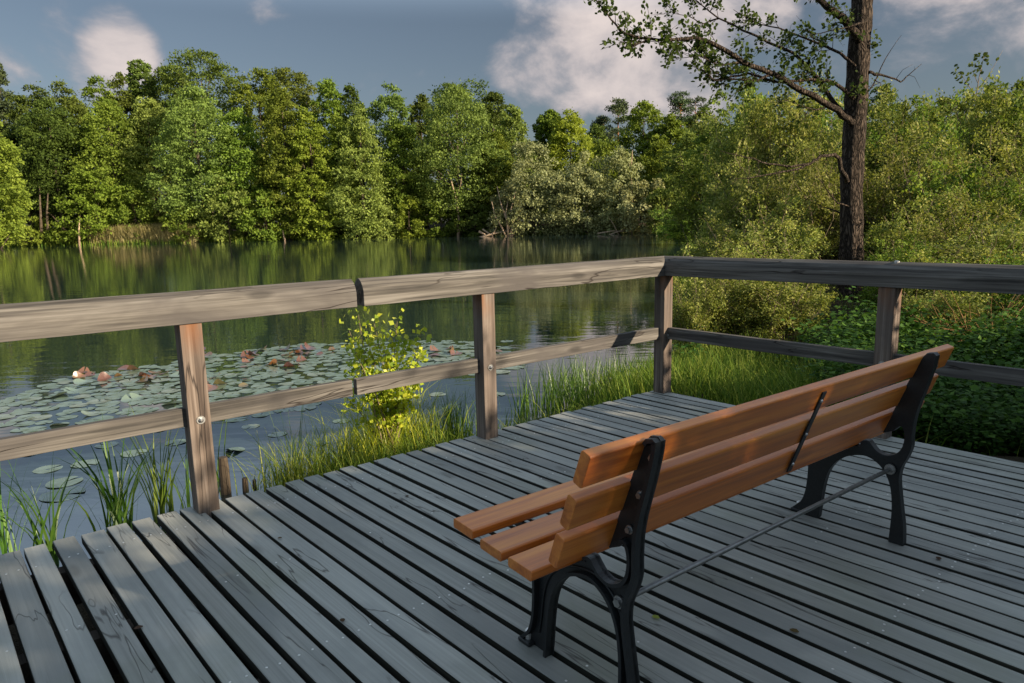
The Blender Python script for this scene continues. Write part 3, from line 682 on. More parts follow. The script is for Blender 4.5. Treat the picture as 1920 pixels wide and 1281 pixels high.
shr = [
 (1000, 270, 62, 93.5, 'egg', 'willow', .02, 'tallest grey willow on the far shore, right above the driftwood', 'willow_shrub', 130),
 (955, 340, 36, 93, 'egg', 'willow', .15, 'thin low grey willow with bare twisted stems over the driftwood', 'willow_shrub', 60),
 (1062, 322, 46, 92.5, 'round', 'willow', .02, 'low rounded grey willow between the tallest and the second tallest willow', 'willow_shrub', 90),
 (1100, 288, 52, 92, 'egg', 'willow', .02, 'second tallest grey willow right of the shore centre', 'willow_shrub', 110),
 (1160, 284, 52, 91, 'egg', 'willow', .02, 'grey-green willow with a bare pale stem standing above it', 'willow_shrub', 110),
 (1205, 338, 46, 88, 'round', 'willow', .02, 'low round grey-green willow at the right end of the willow row', 'willow_shrub', 80),
 (1250, 350, 36, 85, 'round', 'olive', .02, 'low olive shrub where the willow row meets the right bank', 'shrub', 80),
 (1300, 375, 34, 74, 'round', 'olive', .02, 'pale olive shrub overhanging the water at the foot of the right bank', 'shrub', 80),
 (185, 325, 52, 97, 'round', 'bright', .05, 'bright green bush in the dark trees above the tan grass', 'shrub', 90),
 (255, 350, 36, 97.5, 'round', 'mid', .05, 'green bush right of the bright bush above the tan grass', 'shrub', 70),
 (55, 408, 44, 96.5, 'round', 'mid', .05, 'dark low bush at the left end of the far shore beneath the trees', 'shrub', 60),
 (130, 412, 30, 97, 'round', 'mid', .05, 'low bush left of the tan grass between two brown trunks', 'shrub', 50),
 (430, 330, 44, 96, 'round', 'olive', .02, 'olive bush hanging over the water below the broad layered tree', 'shrub', 90),
 (500, 355, 40, 95.5, 'round', 'mid', .02, 'green bush at the water between the layered tree and the yellow-green tree', 'shrub', 80),
 (612, 380, 36, 95.5, 'round', 'bright', .02, 'low yellow-green bush at the foot of the tall yellow-green tree', 'shrub', 70),
 (768, 366, 30, 96, 'egg', 'bright', .02, 'vivid green sapling bush in the dark gap right of the skirted tree', 'shrub', 70),
 (828, 365, 36, 97, 'round', 'mid', .02, 'shaded green bush left of the leaning bare trunk', 'shrub', 70),
 (890, 380, 40, 96.5, 'round', 'dark', .02, 'dark bush in shadow left of the driftwood', 'shrub', 70),
 (715, 385, 36, 95.5, 'round', 'olive', .02, 'olive bush at the water under the right hem of the skirted tree', 'shrub', 70),
 (350, 385, 38, 96, 'round', 'mid', .02, 'green bush at the right end of the tan grass', 'shrub', 70),
]
for i, (px, top, hw, Y, kind, lm, zb, lab, nm, nc) in enumerate(shr):
    w = lm == 'willow'
    tree(nm, lab, 'shrub', px, top+4, hw, Y, kind, lm, zb, nc=nc, npr=80 if w else 62, leaf=.30 if w else .34, group=S_, seed=300+i, droop=.5 if w else 0, tmpl=KITE, r0=.09, nlimb=12, flat=1.1 if w else .7, ragged=.3)
# a far-off wood that closes the gaps behind the rows of single trees
def far_wood():
    r = np.random.default_rng(70); n = 1500; u = r.random(n); x0, x1 = float(at(-160, 430, 128)[0]), float(at(1480, 430, 128)[0])
    x = x0+(x1-x0)*u; C_ = np.stack([x, 128+12*r.random(n), WZ+1+(9+3.0*np.sin(x*.11)+1.5*np.sin(x*.31))*r.random(n)], 1)
    P, rn = clump_leaves(r, C_, 1.6+.8*r.random(n), 42, .62, .8); o = link('far_wood', poly_mesh('far_wood', P, LM['dark'], rn)); tag(o, 'dark wood behind the trees of the far shore', 'wood', kind='stuff')
far_wood()
# pines
def pine(px, top, Y, hw, lab, seed, crown_from=.62):
    p = at(px, 430, Y); x = float(p[0]); g = gz1(x, Y); h = float(at(px, top, Y)[2])-g; r = np.random.default_rng(seed); rad = hw/F*Y
    root = empty('pine_tree', (x, Y, g)); tag(root, lab, 'tree', 'pines behind the far shore')
    nc = 46; t = r.random(nc); z = h*(crown_from+(1-crown_from)*t); th = r.random(nc)*6.28; rr = rad*(1-t*.6)*(.35+.65*r.random(nc))
    C_ = np.stack([rr*np.cos(th), rr*np.sin(th), z], 1)
    P, rn = clump_leaves(r, C_, np.full(nc, .95), 70, .42, .42, 0, NARROW*np.array([1.6, 1, 1])); link('crown', poly_mesh('crown', P, LM['pine'], rn), root)
    mb = MB(); mb.tube([(0, 0, -.3), (.1, 0, h*.5), (0, .1, h*.97)], [.24, .19, .05], 8)
    for c in C_[::2]: mb.tube([(0, 0, c[2]-.6), c*np.array([.5, .5, 1])-np.array([0, 0, .2]), c], [.07, .05, .02], 5)
    mb.build('trunk', M['redpine'], root, smooth=True)
M['redpine'] = simple('red_pine_bark', (.30, .14, .07), .9, 0, .1, 3, .4)
pine(1158, 190, 128, 30, 'dark flat-topped pine with a bare reddish trunk against the sky', 41)
pine(1272, 176, 132, 36, 'dark pine whose layered top rises left of the leaning alder branches', 42)
pine(1300, 185, 140, 30, 'dark pine top just right of the layered pine', 43)
pine(1130, 222, 132, 26, 'low dark pine crown left of the pine with the bare reddish trunk', 44, .55)

# bare stems and driftwood on the far shore
def stems(name, label, cat, px, py, Y, paths, mat, group=None, part='stem'):
    o0 = at(px, py, Y); g = WZ; root = empty(name, (float(o0[0]), Y, g)); tag(root, label, cat, group)
    org = np.array([o0[0], Y, g])
    for pth, r0 in paths:
        P = [at(a, b, Y+dy)-org for a, b, dy in pth]; n = len(P); mb = MB(); mb.tube(P, [r0*(1-.75*i/(n-1)) for i in range(n)], 6); mb.build(part, M[mat], root, smooth=True)
stems('fallen_branch', 'bleached driftwood branches lying in the water at the far shore', 'driftwood', 930, 440, 92, [
 ([(898, 434, 0), (915, 443, .3), (935, 447, .3)], .16), ([(896, 447, -.3), (925, 438, 0), (960, 432, .2), (985, 428, .3)], .18), ([(905, 430, .5), (925, 444, 0), (950, 446, 0)], .12), ([(925, 438, 0), (932, 425, 0)], .10), ([(950, 432, 0), (962, 442, -.3)], .11)], 'dead', part='branch')
stems('dead_willow', 'cluster of pale bare twisting willow stems above the driftwood', 'bare stems', 955, 440, 91.6, [
 ([(953, 446, 0), (951, 415, 0), (940, 385, .2), (932, 350, .4)], .16), ([(956, 446, 0), (962, 420, 0), (958, 392, 0), (968, 355, 0)], .17), ([(950, 446, 0), (940, 425, 0), (928, 405, 0), (922, 378, 0)], .13), ([(958, 446, 0), (968, 430, 0), (975, 400, .2), (972, 370, 0)], .12), ([(955, 430, 0), (948, 400, 0), (955, 365, 0)], .1)], 'dead')
stems('fallen_branch', 'low tangle of pale branches at the water under the right grey willows', 'driftwood', 1160, 440, 88, [
 ([(1120, 438, 0), (1150, 433, 0), (1185, 436, 0)], .09), ([(1140, 441, 0), (1170, 431, 0), (1205, 433, 0)], .08), ([(1160, 440, 0), (1150, 420, 0), (1140, 405, 0)], .07), ([(1185, 440, 0), (1183, 400, 0), (1187, 372, 0)], .07)], 'dead', part='branch')
stems('dead_tree', 'pale leaning bare trunk under the large olive centre tree', 'dead tree', 856, 445, 95.5, [
 ([(859, 447, 0), (860, 410, 0), (856, 375, 0), (846, 340, 0), (838, 318, 0)], .2), ([(856, 372, 0), (864, 345, 0), (866, 325, 0)], .08)], 'dead')
stems('dead_tree', 'thin pale bare stem sticking up out of the grey-green willow', 'dead tree', 1185, 400, 90.5, [([(1187, 440, 0), (1186, 380, 0), (1183, 320, 0), (1186, 282, 0)], .11), ([(1185, 330, 0), (1178, 300, 0)], .05)], 'dead')
stems('dead_tree', 'pair of brown trunks in the shade at the left end of the far shore', 'tree trunk', 82, 440, 96, [([(78, 448, 0), (76, 400, 0), (74, 350, .5)], .24), ([(90, 446, 0), (88, 400, 0), (90, 360, .5)], .22)], 'barkfar', part='trunk')
stems('dead_tree', 'short pale trunk at the water edge left of the tan grass', 'tree trunk', 149, 450, 94.5, [([(149, 462, 0), (148, 430, 0), (150, 405, 0)], .17)], 'dead', part='trunk')
stems('dead_tree', 'short leaning trunk in the water below the yellow-green tree', 'tree trunk', 534, 448, 94.5, [([(536, 456, 0), (532, 444, 0), (530, 432, 0)], .15)], 'dead', part='trunk')

# tan grass strip and shoreline herbs
def blades(r, P, H, Wd, lean=.35, seg=3, curve=.5):
    """returns polygons (n*seg quads) for blades at P with heights H"""
    n = len(P); th = r.random(n)*6.28; ln = lean*(.3+r.random(n)); d = np.stack([np.cos(th), np.sin(th), np.zeros(n)], 1)
    side = np.stack([-np.sin(th+r.normal(size=n)*.6), np.cos(th+r.normal(size=n)*.6), np.zeros(n)], 1)
    out = []; prev = None
    for k in range(seg+1):
        t = k/seg; off = d*(ln*H*(t**1.8))[:, None]*1.0; c = P+off+np.stack([np.zeros(n), np.zeros(n), H*(t-curve*.35*ln*t**3)], 1)
        w = (Wd*(1-t**1.5)*.5+.0004)[:, None]*side; cur = (c-w, c+w)
        if prev is not None: out.append(np.stack([prev[0], prev[1], cur[1], cur[0]], 1))
        prev = cur
    return np.concatenate(out, 0), np.tile(r.random(n), seg)
def scatter_px(r, n, poly, z=None, Yr=None):
    """random points in a world polygon"""
    poly = np.array(poly, float); lo, hi = poly.min(0), poly.max(0); out = []
    while len(out) < n:
        p = lo+(hi-lo)*r.random((n, 2)); ins = np.zeros(n, bool)
        for a, b in zip(poly, np.roll(poly, -1, 0)):
            c = (a[1] > p[:, 1]) != (b[1] > p[:, 1])
            with np.errstate(divide='ignore', invalid='ignore'): xi = a[0]+(p[:, 1]-a[1])*(b[0]-a[0])/(b[1]-a[1])
            ins ^= c & (p[:, 0] < xi)
        out += list(p[ins])
    return np.array(out[:n])
r = np.random.default_rng(9)
def grass_patch(name, label, poly, n, hmin, hmax, w, lm, seed, lean=.35, cat='grass', clump=0):
    r = np.random.default_rng(seed)
    if clump:
        c = scatter_px(r, clump, poly); P2 = c[r.integers(0, clump, n)]+r.normal(size=(n, 2))*.09
    else: P2 = scatter_px(r, n, poly)
    z = gz(P2); P = np.column_stack([P2, np.maximum(z, WZ-.1)-.03]); H = hmin+(hmax-hmin)*r.random(n)
    Q, rn = blades(r, P, H, np.full(n, w)*(.6+.8*r.random(n)), lean)
    o = link(name, poly_mesh(name, Q, LM[lm], rn)); tag(o, label, cat, kind='stuff'); return o
a, b = at(165, 450, 96), at(372, 450, 96)
grass_patch('tan_grass', 'tan dry grass strip on the far left shore', [(a[0], 96.0), (b[0], 95.2), (b[0], 96.8), (a[0], 97.8)], 15000, 1.6, 3.0, .10, 'straw', 21, .45)
a, b = at(-40, 450, 96), at(1290, 450, 92)
grass_patch('shore_grass', 'low green herbs and grass along the foot of the far shore', [(a[0], 96.2), (-45, 94.8), (-20, 98.6), (0, 96.6), (15, 92), (b[0], 88), (b[0]+2, 93), (0, 100), (-20, 102), (a[0], 101)], 16000, .4, 1.1, .09, 'grass', 22, .5)

# ---------------------------------------------------------------- foreground alder on the right bank
def alder():
    Y0 = 12.4; b0 = at(1590, 588, Y0); gx, gy = float(b0[0]), Y0; g = gz1(gx, gy)
    root = empty('alder_tree', (gx, gy, g)); tag(root, 'dark alder with one straight trunk and sparse spreading branches behind the right railing', 'tree')
    org = np.array([gx, gy, g]); rr = np.random.default_rng(4)
    tp = [(1588, 625, 0), (1590, 590, 0), (1592, 540, 0), (1596, 450, .0), (1597, 350, .05), (1602, 250, .1), (1606, 170, .1), (1611, 80, .15), (1617, 0, .2), (1622, -90, .2), (1625, -220, .3), (1640, -360, .3), (1650, -520, .2)]
    wpx = [62, 48, 43, 40, 38, 39, 38, 37, 35, 30, 24, 17, 6]
    P = [at(a, b, Y0+dy)-org for a, b, dy in tp]; rad = [w/2/F*Y0 for w in wpx]
    # resample smooth with lumpy bark
    mb = MB(); PP = []; RR = []
    for i in range(len(P)-1):
        for k in range(6): t = k/6; PP.append(P[i]*(1-t)+P[i+1]*t); RR.append(rad[i]*(1-t)+rad[i+1]*t)
    PP.append(P[-1]); RR.append(rad[-1])
    RR = [q*(1+.035*math.sin(i*1.3)+.02*math.sin(i*2.9)) for i, q in enumerate(RR)]
    # round trunk with bumpy cross section
    n = 28; V = []; Fc = []
    for i, (p, q) in enumerate(zip(PP, RR)):
        fl = .35*math.exp(-i/3.)
        for k in range(n):
            th = 6.283*k/n; rr2 = q*(1+.035*math.sin(th*5+i*.25)+.03*math.sin(th*9-i*.4)+fl*.5*max(0, math.sin(th*4+1)))
            V.append((p[0]+rr2*math.cos(th), p[1]+rr2*math.sin(th), p[2]))
    for i in range(len(PP)-1):
        for k in range(n): k2 = (k+1) % n; Fc.append((i*n+k, i*n+k2, (i+1)*n+k2, (i+1)*n+k))
    mb.add(V, Fc); mb.build('trunk', M['bark'], root, smooth=True)
    br = [  # path px,py,dy, start width px, leafy 0..1
     ([(1600, 232, 0), (1591, 225, -.1), (1557, 199, -.3), (1505, 169, -.5), (1449, 139, -.7), (1392, 116, -.9), (1347, 86, -1.1), (1302, 71, -1.2), (1262, 74, -1.3), (1221, 75, -1.4), (1170, 62, -1.5), (1146, 37, -1.6), (1118, 2, -1.7)], 13, 1.0),
     ([(1596, 222, .1), (1580, 214, .1), (1555, 180, .2), (1542, 157, .2), (1520, 131, .3), (1490, 101, .4), (1441, 79, .5), (1392, 56, .6), (1347, 34, .7), (1302, -2, .8), (1270, -30, .9)], 10, 1.0),
     ([(1612, 75, 0), (1602, 60, -.1), (1580, 34, -.2), (1550, 11, -.3), (1524, -8, -.4), (1470, -60, -.6), (1400, -120, -.8), (1320, -160, -1)], 17, .7),
     ([(1600, 185, -.1), (1587, 172, -.2), (1565, 154, -.3), (1520, 150, -.4), (1460, 154, -.6), (1400, 139, -.7), (1359, 146, -.8), (1329, 127, -.9), (1291, 97, -1)], 8, .9),
     ([(1590, 340, -.1), (1580, 322, -.2), (1573, 298, -.2), (1565, 290, -.3), (1538, 294, -.4), (1520, 307, -.5), (1482, 313, -.6), (1441, 307, -.7), (1400, 296, -.8), (1351, 283, -.9)], 9, .04),
     ([(1520, 307, -.5), (1493, 318, -.6), (1422, 332, -.7), (1366, 337, -.8)], 5, .0),
     ([(1628, 135, 0), (1640, 139, .1), (1660, 143, .2), (1688, 154, .3), (1705, 140, .3), (1728, 120, .4)], 6, .0),
     ([(1626, 175, 0), (1636, 161, .1), (1662, 109, .2), (1690, 66, .3)], 3.5, .0),
     ([(1640, 150, .1), (1652, 160, .1), (1640, 175, .1)], 2, .0),
     ([(1625, 38, 0), (1600, 48, -.3), (1540, 62, -.4), (1500, 70, -.5)], 4, .5),
     ([(1600, 390, -.1), (1570, 380, -.1), (1540, 340, -.2), (1530, 330, -.2)], 4, .0),
     ([(1582, 405, 0), (1555, 390, .2), (1520, 380, .3)], 4, .0),
     ([(1604, 125, 0), (1575, 100, .1), (1530, 80, .2), (1480, 60, .3), (1420, 45, .4), (1375, 18, .5)], 6, .9),
     ([(1449, 139, -.7), (1420, 150, -.8), (1380, 149, -.9), (1340, 152, -1.0), (1300, 125, -1.1)], 5, .8),
     ([(1392, 116, -.9), (1350, 122, -1.0), (1310, 106, -1.1), (1262, 108, -1.2)], 4, .9),
     ([(1221, 75, -1.4), (1190, 84, -1.5), (1150, 72, -1.6)], 3.5, 1),
     ([(1347, 34, .7), (1320, 45, .7), (1290, 30, .8), (1250, 20, .9)], 3.5, .9),
     ([(1557, 199, -.3), (1530, 205, -.4), (1490, 195, -.6), (1450, 180, -.7)], 3.5, .4),
     ([(1622, -60, 0), (1680, -120, .3), (1760, -170, .5), (1850, -200, .8)], 14, .8),
     ([(1624, -150, 0), (1560, -230, -.3), (1480, -290, -.6)], 12, .9),
     ([(1630, -230, 0), (1700, -310, .5), (1770, -380, .9)], 11, .9),
     ([(1640, -350, 0), (1600, -430, -.5), (1560, -500, -.8)], 8, 1),
    ]
    LP = []; LD = []
    for pth, w0, leafy in br:
        P = [at(a, b, Y0+dy)-org for a, b, dy in pth]; n = len(P)
        Q = []; 
        for i in range(n-1):
            for k in range(3):
                t = k/3; Q.append(P[i]*(1-t)+P[i+1]*t+rr.normal(size=3)*.008)
        Q.append(P[-1]); m = len(Q); r0 = w0/2/F*Y0; rads = [max(.003, r0*(1-.88*i/(m-1))) for i in range(m)]
        mb = MB(); mb.tube(Q, rads, 8)
        L = sum(np.linalg.norm(Q[i+1]-Q[i]) for i in range(m-1))
        ntw = int((10 if leafy > .3 else 3)*L*(1 if leafy > .1 else .8))
        for q in range(ntw):
            i = int(rr.uniform(m*.22, m-1)); p0 = Q[i]; ax = unit(Q[min(i+1, m-1)]-Q[max(i-1, 0)])
            d = unit(ax*.6+rr.normal(size=3)*np.array([.5, .5, .6])+np.array([0, 0, .18])); ln = rr.uniform(.15, .62)*(.8 if leafy > .1 else .5)
            p1 = p0+d*ln*.5+rr.normal(size=3)*.02; p2 = p0+d*ln+rr.normal(size=3)*.05
            mb.tube([p0, p1, p2], [min(rads[i]*.5, .006), .004, .002], 4)
            if leafy > .1:
                for s in range(2):
                    d2 = unit(d+rr.normal(size=3)*.7); l2 = ln*.5*rr.random(); p3 = p1+d2*l2; mb.tube([p1, p3], [.003, .0015], 3)
                    for j in range(int(5*leafy)): LP.append(p3+rr.normal(size=3)*.035); LD.append(d2)
                for j in range(int(10*leafy)): t = rr.uniform(.35, 1.05); LP.append(p0+d*ln*t+rr.normal(size=3)*.035); LD.append(d)
        o = mb.build('branch', M['bark'], root, smooth=True)
    # leaves straight on the trunk
    for q in range(60): c = at(1612+rr.normal()*10, 165+rr.normal()*12, Y0-.25)-org; LP.append(c+rr.normal(size=3)*.05); LD.append(rr.normal(size=3))
    for q in range(40): c = at(1642, 85+rr.normal()*10, Y0)-org; LP.append(c+rr.normal(size=3)*.04); LD.append(rr.normal(size=3))
    LP = np.array(LP); LD = unit(np.array(LD)+rr.normal(size=(len(LP), 3))*.6); nrm = unit(rr.normal(size=(len(LP), 3))+np.array([0, 0, 1.1]))
    Pm = leaves(LP, LD, nrm, .042+.036*rr.random(len(LP)), ROUND); link('crown', poly_mesh('crown', Pm, LM['alder'], rr.random(len(LP))), root)
alder()

# ---------------------------------------------------------------- shrubs of the right bank
def shrub_mesh(seed, h, rad, lm, nstem, leaf, nleaf, tmpl=KITE, cover=1.0):
    """many thin stems with leafy sprays; returns crown mesh and stem mesh"""
    r = np.random.default_rng(seed); mb = MB(); LP = []; LD = []
    per0 = nleaf/(nstem*9)
    for s in range(nstem):
        th = r.random()*6.28; out = rad*r.random()**.6; a = np.array([.35*rad*r.normal()*.5, .35*rad*r.normal()*.5, -.05])
        tip = np.array([out*math.cos(th), out*math.sin(th), h*(.28+.85*r.random()**1.1)*(1-.15*(out/rad)**2)])
        mid = (a+tip)/2+np.array([0, 0, .12*h])+r.normal(size=3)*.12*rad
        pts = [a, (a+mid)/2+r.normal(size=3)*.03*h, mid, (mid+tip)/2+r.normal(size=3)*.03*h, tip]; mb.tube(pts, [.024, .018, .014, .009, .004], 5)
        for k in range(9):
            t = .18+.82*r.random()**.8; x = t*4; i = min(int(x), 3); p0 = pts[i]*(1-(x-i))+pts[i+1]*(x-i)
            d = unit(r.normal(size=3)+np.array([math.cos(th), math.sin(th), .4])*.6); ln = (.18+.3*r.random())*h*.34
            p1 = p0+d*ln; mb.tube([p0, p1], [.006, .0025], 3)
            per = int(per0*(.25+1.6*r.random()**1.6)); tt = r.random(per)**.7; q = p0+np.outer(tt, d)*ln*1.1+r.normal(size=(per, 3))*(.04+.03*h*.5); LP.append(q); LD.append(np.tile(d, (per, 1)))
    LP = np.concatenate(LP); LD = np.concatenate(LD); n = len(LP); keep = LP[:, 2] > .03*h; LP, LD = LP[keep], LD[keep]; n = len(LP)
    D = unit(LD+r.normal(size=(n, 3))*.8); nrm = unit(r.normal(size=(n, 3))+np.array([0, 0, .8]))
    P = leaves(LP, D, nrm, leaf*(.6+.8*r.random(n)), tmpl)
    cell = np.floor(LP*2.2).astype(int); hsh = (np.sin(cell@np.array([12.9, 78.2, 37.7]))*43758.5) % 1
    return poly_mesh('crown', P, LM[lm], np.clip(.55*hsh+.45*r.random(n), 0, 1)), mb
PROT = {}
for key, (seed, h, rad, lm, ns, leaf, nl) in {
  'a': (1, 3.6, 1.7, 'shrub', 50, .092, 17000), 'b': (2, 4.2, 1.9, 'shrub', 56, .092, 20000), 'c': (3, 3.2, 1.8, 'shrubg', 48, .092, 18000),
  'd': (4, 6.2, 2.6, 'shrubg', 60, .14, 28000), 'e': (5, 6.6, 2.8, 'shrub', 64, .14, 30000)}.items():
    me, mb = shrub_mesh(seed, h, rad, lm, ns, leaf, nl); 
    st = bpy.data.meshes.new('stems'); st.from_pydata([tuple(v) for v in mb.V], [], mb.F); st.materials.append(M['twig']); st.update()
    PROT[key] = (me, st, h, rad)
def put_shrub(key, x, y, s, rz, label, group, name='shrub', hs=None):
    me, st, h, rad = PROT[key]; root = empty(name, (x, y, gz1(x, y)-.02), rz); tag(root, label, 'shrub', group)
    root.scale = (s, s, hs or s); link('crown', me, root); link('stems', st, root); return root
GB = 'leafy shrubs of the right bank thicket'
def shrub_px(key, px, top, Y, rz, label, s=None, name='shrub', w=None):
    x = float(at(px, 430, Y)[0]); g = gz1(x, Y); h = float(at(px, top, Y)[2])-g; ph = PROT[key][2]
    sz = h/(ph*.93); put_shrub(key, x, Y, (w/F*Y/PROT[key][3]) if w else sz, rz, label, GB, name, hs=sz)
near = [
 ('a', 1335, 425, 17.5, 70, 'yellowish shrub leaning over the water behind the corner post'),
 ('b', 1385, 330, 19.0, 90, 'pale leafy shrub second from the water in the thicket'),
 ('a', 1450, 285, 18.0, 95, 'tall pale shrub left of the alder, under its lowest dead branch'),
 ('b', 1520, 320, 16.5, 95, 'shrub with pale crossing stems directly left of the alder trunk'),
 ('a', 1395, 405, 13.5, 95, 'low green shrub just over the handrail right of the corner post'),
 ('a', 1465, 380, 13.4, 90, 'low shrub just over the handrail left of the alder foot'),
 ('b', 1565, 270, 18.0, 90, 'shrub directly behind the alder trunk'),
 ('b', 1665, 290, 17.0, 105, 'yellow-green shrub directly right of the alder trunk'),
 ('a', 1735, 255, 18.5, 100, 'tall shrub below the tip of the broken alder stub'),
 ('c', 1790, 330, 15.0, 110, 'green shrub above the second post of the right railing'),
 ('b', 1850, 270, 16.5, 115, 'tall pale shrub above the right handrail under the sapling tips'),
 ('c', 1905, 360, 13.5, 115, 'bright green shrub above the right handrail near the right picture edge'),
 ('b', 1965, 280, 14.5, 120, 'tall leafy shrub cut off by the right picture edge'),
 ('a', 1705, 385, 13.4, 90, 'low green shrub behind the handrail right of the alder foot'),
 ('b', 1790, 385, 12.0, 105, 'low yellow-green shrub just over the handrail on the right'),
 ('a', 1900, 395, 11.2, 115, 'dense low shrub just over the handrail at the right edge'),
 ('c', 1715, 470, 9.9, 90, 'small low shrub left of the second post of the right railing'),
 ('a', 1800, 480, 9.2, 110, 'dim low shrub between the two rails right of the second post'),
 ('c', 1905, 500, 8.2, 130, 'dim low shrub between the two rails at the right edge'),
 ('a', 1850, 430, 10.2, 120, 'leafy shrub level with the handrail at the right'),
 ('c', 1712, 500, 11.0, 70, 'low green shrub right of the alder foot'),
 ('b', 1430, 455, 10.6, 110, 'low pale shrub between the rails midway from corner post to alder'),
 ('a', 1340, 470, 10.2, 90, 'small pale shrub near the water just right of the corner post'),
 ('a', 1478, 480, 11.2, 70, 'low shrub between the rails directly left of the alder foot'),
 ('a', 1305, 520, 8.7, 60, 'airy shrub just right of the corner post at the water'),
 ('b', 1385, 490, 8.9, 90, 'airy pale shrub between the rails, second from the corner post'),
 ('a', 1480, 505, 8.6, 90, 'airy pale shrub between the rails left of the alder foot, nearest the deck'),
 ('a', 1760, 520, 7.9, 90, 'thin shrub between the rails right of the second post'),
 ('d', 1330, 300, 34, 80, 'taller shrub at the water end of the thicket'),
 ('e', 1400, 225, 30, 90, 'tall pale shrub in the middle distance left of the alder'),
 ('e', 1480, 210, 28, 95, 'tall willow-like shrub under the long alder branch'),
 ('d', 1560, 205, 30, 90, 'tall green shrub whose top meets the lowest alder branches'),
 ('e', 1660, 215, 26, 95, 'tall shrub in the middle distance right of the alder trunk'),
 ('d', 1740, 220, 25, 100, 'tall green shrub below the broken alder stub'),
 ('e', 1830, 205, 22, 100, 'tall shrub in the middle distance near the right edge'),
 ('d', 1920, 190, 21, 110, 'tall dark shrub at the right picture edge in the middle distance'),
 ('d', 1300, 385, 48, 70, 'low round shrub at the water where the right bank curves away'),
]
for i, (k, px, top, Y, w, lab) in enumerate(near): shrub_px(k, px, top, Y, i*1.9, lab, w=w)
GR = 'trees behind the right bank thicket'
rb = [
 (1345, 178, 52, 62, 'egg', 'mid', 'green tree rising behind the tip of the alder branches'),
 (1405, 160, 50, 58, 'egg', 'mid', 'bushy green tree behind the thicket under the middle of the alder branches'),
 (1470, 178, 50, 60, 'egg', 'dark', 'dark tree behind the thicket left of the alder trunk'),
 (1540, 182, 50, 64, 'egg', 'mid', 'tree behind the thicket whose top touches the alder trunk on the left'),
 (1640, 165, 46, 60, 'egg', 'dark', 'dark tree top directly right of the alder trunk'),
 (1700, 182, 46, 66, 'egg', 'mid', 'green tree top under the broken alder stub'),
 (1765, 185, 46, 58, 'round', 'dark', 'rounded dark tree top between the stub and the thin sapling tips'),
 (1830, 172, 50, 50, 'egg', 'dark', 'dark tree below the thin sapling tips at the right'),
 (1895, 160, 52, 46, 'egg', 'dark', 'dark tree near the right edge, highest of the right skyline'),
 (1960, 165, 55, 44, 'egg', 'mid', 'dark green tree cut off by the right picture edge behind the thicket'),
]
for i, (px, top, hw, Y, kind, lm, lab) in enumerate(rb):
    tree('tree', lab, 'tree', px, top+5, hw, Y, kind, lm, .08, nc=130, npr=62, leaf=.24, group=GR, seed=500+i, clr=.62, ragged=.34)
stems('sapling', 'thin sapling with small tip leaves sticking above the right skyline', 'sapling', 1850, 250, 24, [
 ([(1835, 260, 0), (1828, 200, 0), (1835, 150, 0), (1845, 105, 0)], .03), ([(1830, 180, 0), (1812, 155, 0), (1800, 135, 0)], .015), ([(1832, 170, 0), (1855, 140, 0), (1880, 95, 0)], .015), ([(1833, 155, 0), (1822, 130, 0)], .012)], 'twig')
sap = [o for o in bpy.data.objects if o.name.startswith('sapling')][-1]
rr = np.random.default_rng(77); LP = []
for (a, b) in [(1835, 112), (1845, 106), (1852, 115), (1800, 135), (1806, 142), (1822, 130), (1828, 138), (1815, 152), (1842, 125), (1795, 140)]:
    for k in range(10): LP.append(at(a, b, 24)-np.array(sap.location)+rr.normal(size=3)*.09)
LP = np.array(LP); link('leaves', poly_mesh('leaves', leaves(LP, rr.normal(size=LP.shape), unit(rr.normal(size=LP.shape)), .09+.05*rr.random(len(LP)), ROUND), LM['alder'], rr.random(len(LP))), sap)

# thickets out of the frame on the right and behind the camera: they shade the deck
GS = 'shrubs out of view that shade the deck'
for i, (x, y, hh, k) in enumerate([(7.3, -3.6, 4.4, 'd'), (7.3, -2.4, 4.0, 'e'), (7.4, -1.2, 3.6, 'd'), (7.5, -.1, 3.2, 'e'), (7.6, .9, 2.8, 'd'), (9, -6.2, 6.2, 'd'), (9, -4.6, 5.6, 'e'), (9, -3.0, 5.1, 'd'), (9, -1.7, 4.6, 'e'), (9, -.4, 4.15, 'd'), (9.1, .8, 3.7, 'e'), (9.2, 2.0, 3.2, 'd'), (9.9, -5.3, 5.9, 'e'), (10, -3.8, 5.4, 'd'), (10, -2.3, 4.95, 'e'), (10, -1.0, 4.5, 'd'), (10.1, .2, 4.1, 'e'), (10.2, 1.4, 3.6, 'd'), (8.2, -4.2, 5.1, 'e'), (8.2, -2.9, 4.6, 'd'), (8.3, -1.6, 4.2, 'e'), (8.4, -.4, 3.75, 'd'), (8.5, .7, 3.3, 'e'), (10.8, -4.5, 5.9, 'd'), (10.8, -3.0, 5.4, 'e'), (10.8, -.2, 4.4, 'e'), (11, -5.5, 6.4, 'e'), (11, -3.6, 5.8, 'd'), (11.2, -1.5, 5.1, 'e'), (11.4, .3, 4.4, 'd')]):
    put_shrub(k, x, y, .95, i*2.3, 'dense leafy shrub standing outside the picture to the right of the deck', GS, 'shrub', hs=(hh-.5)/PROT[k][2])

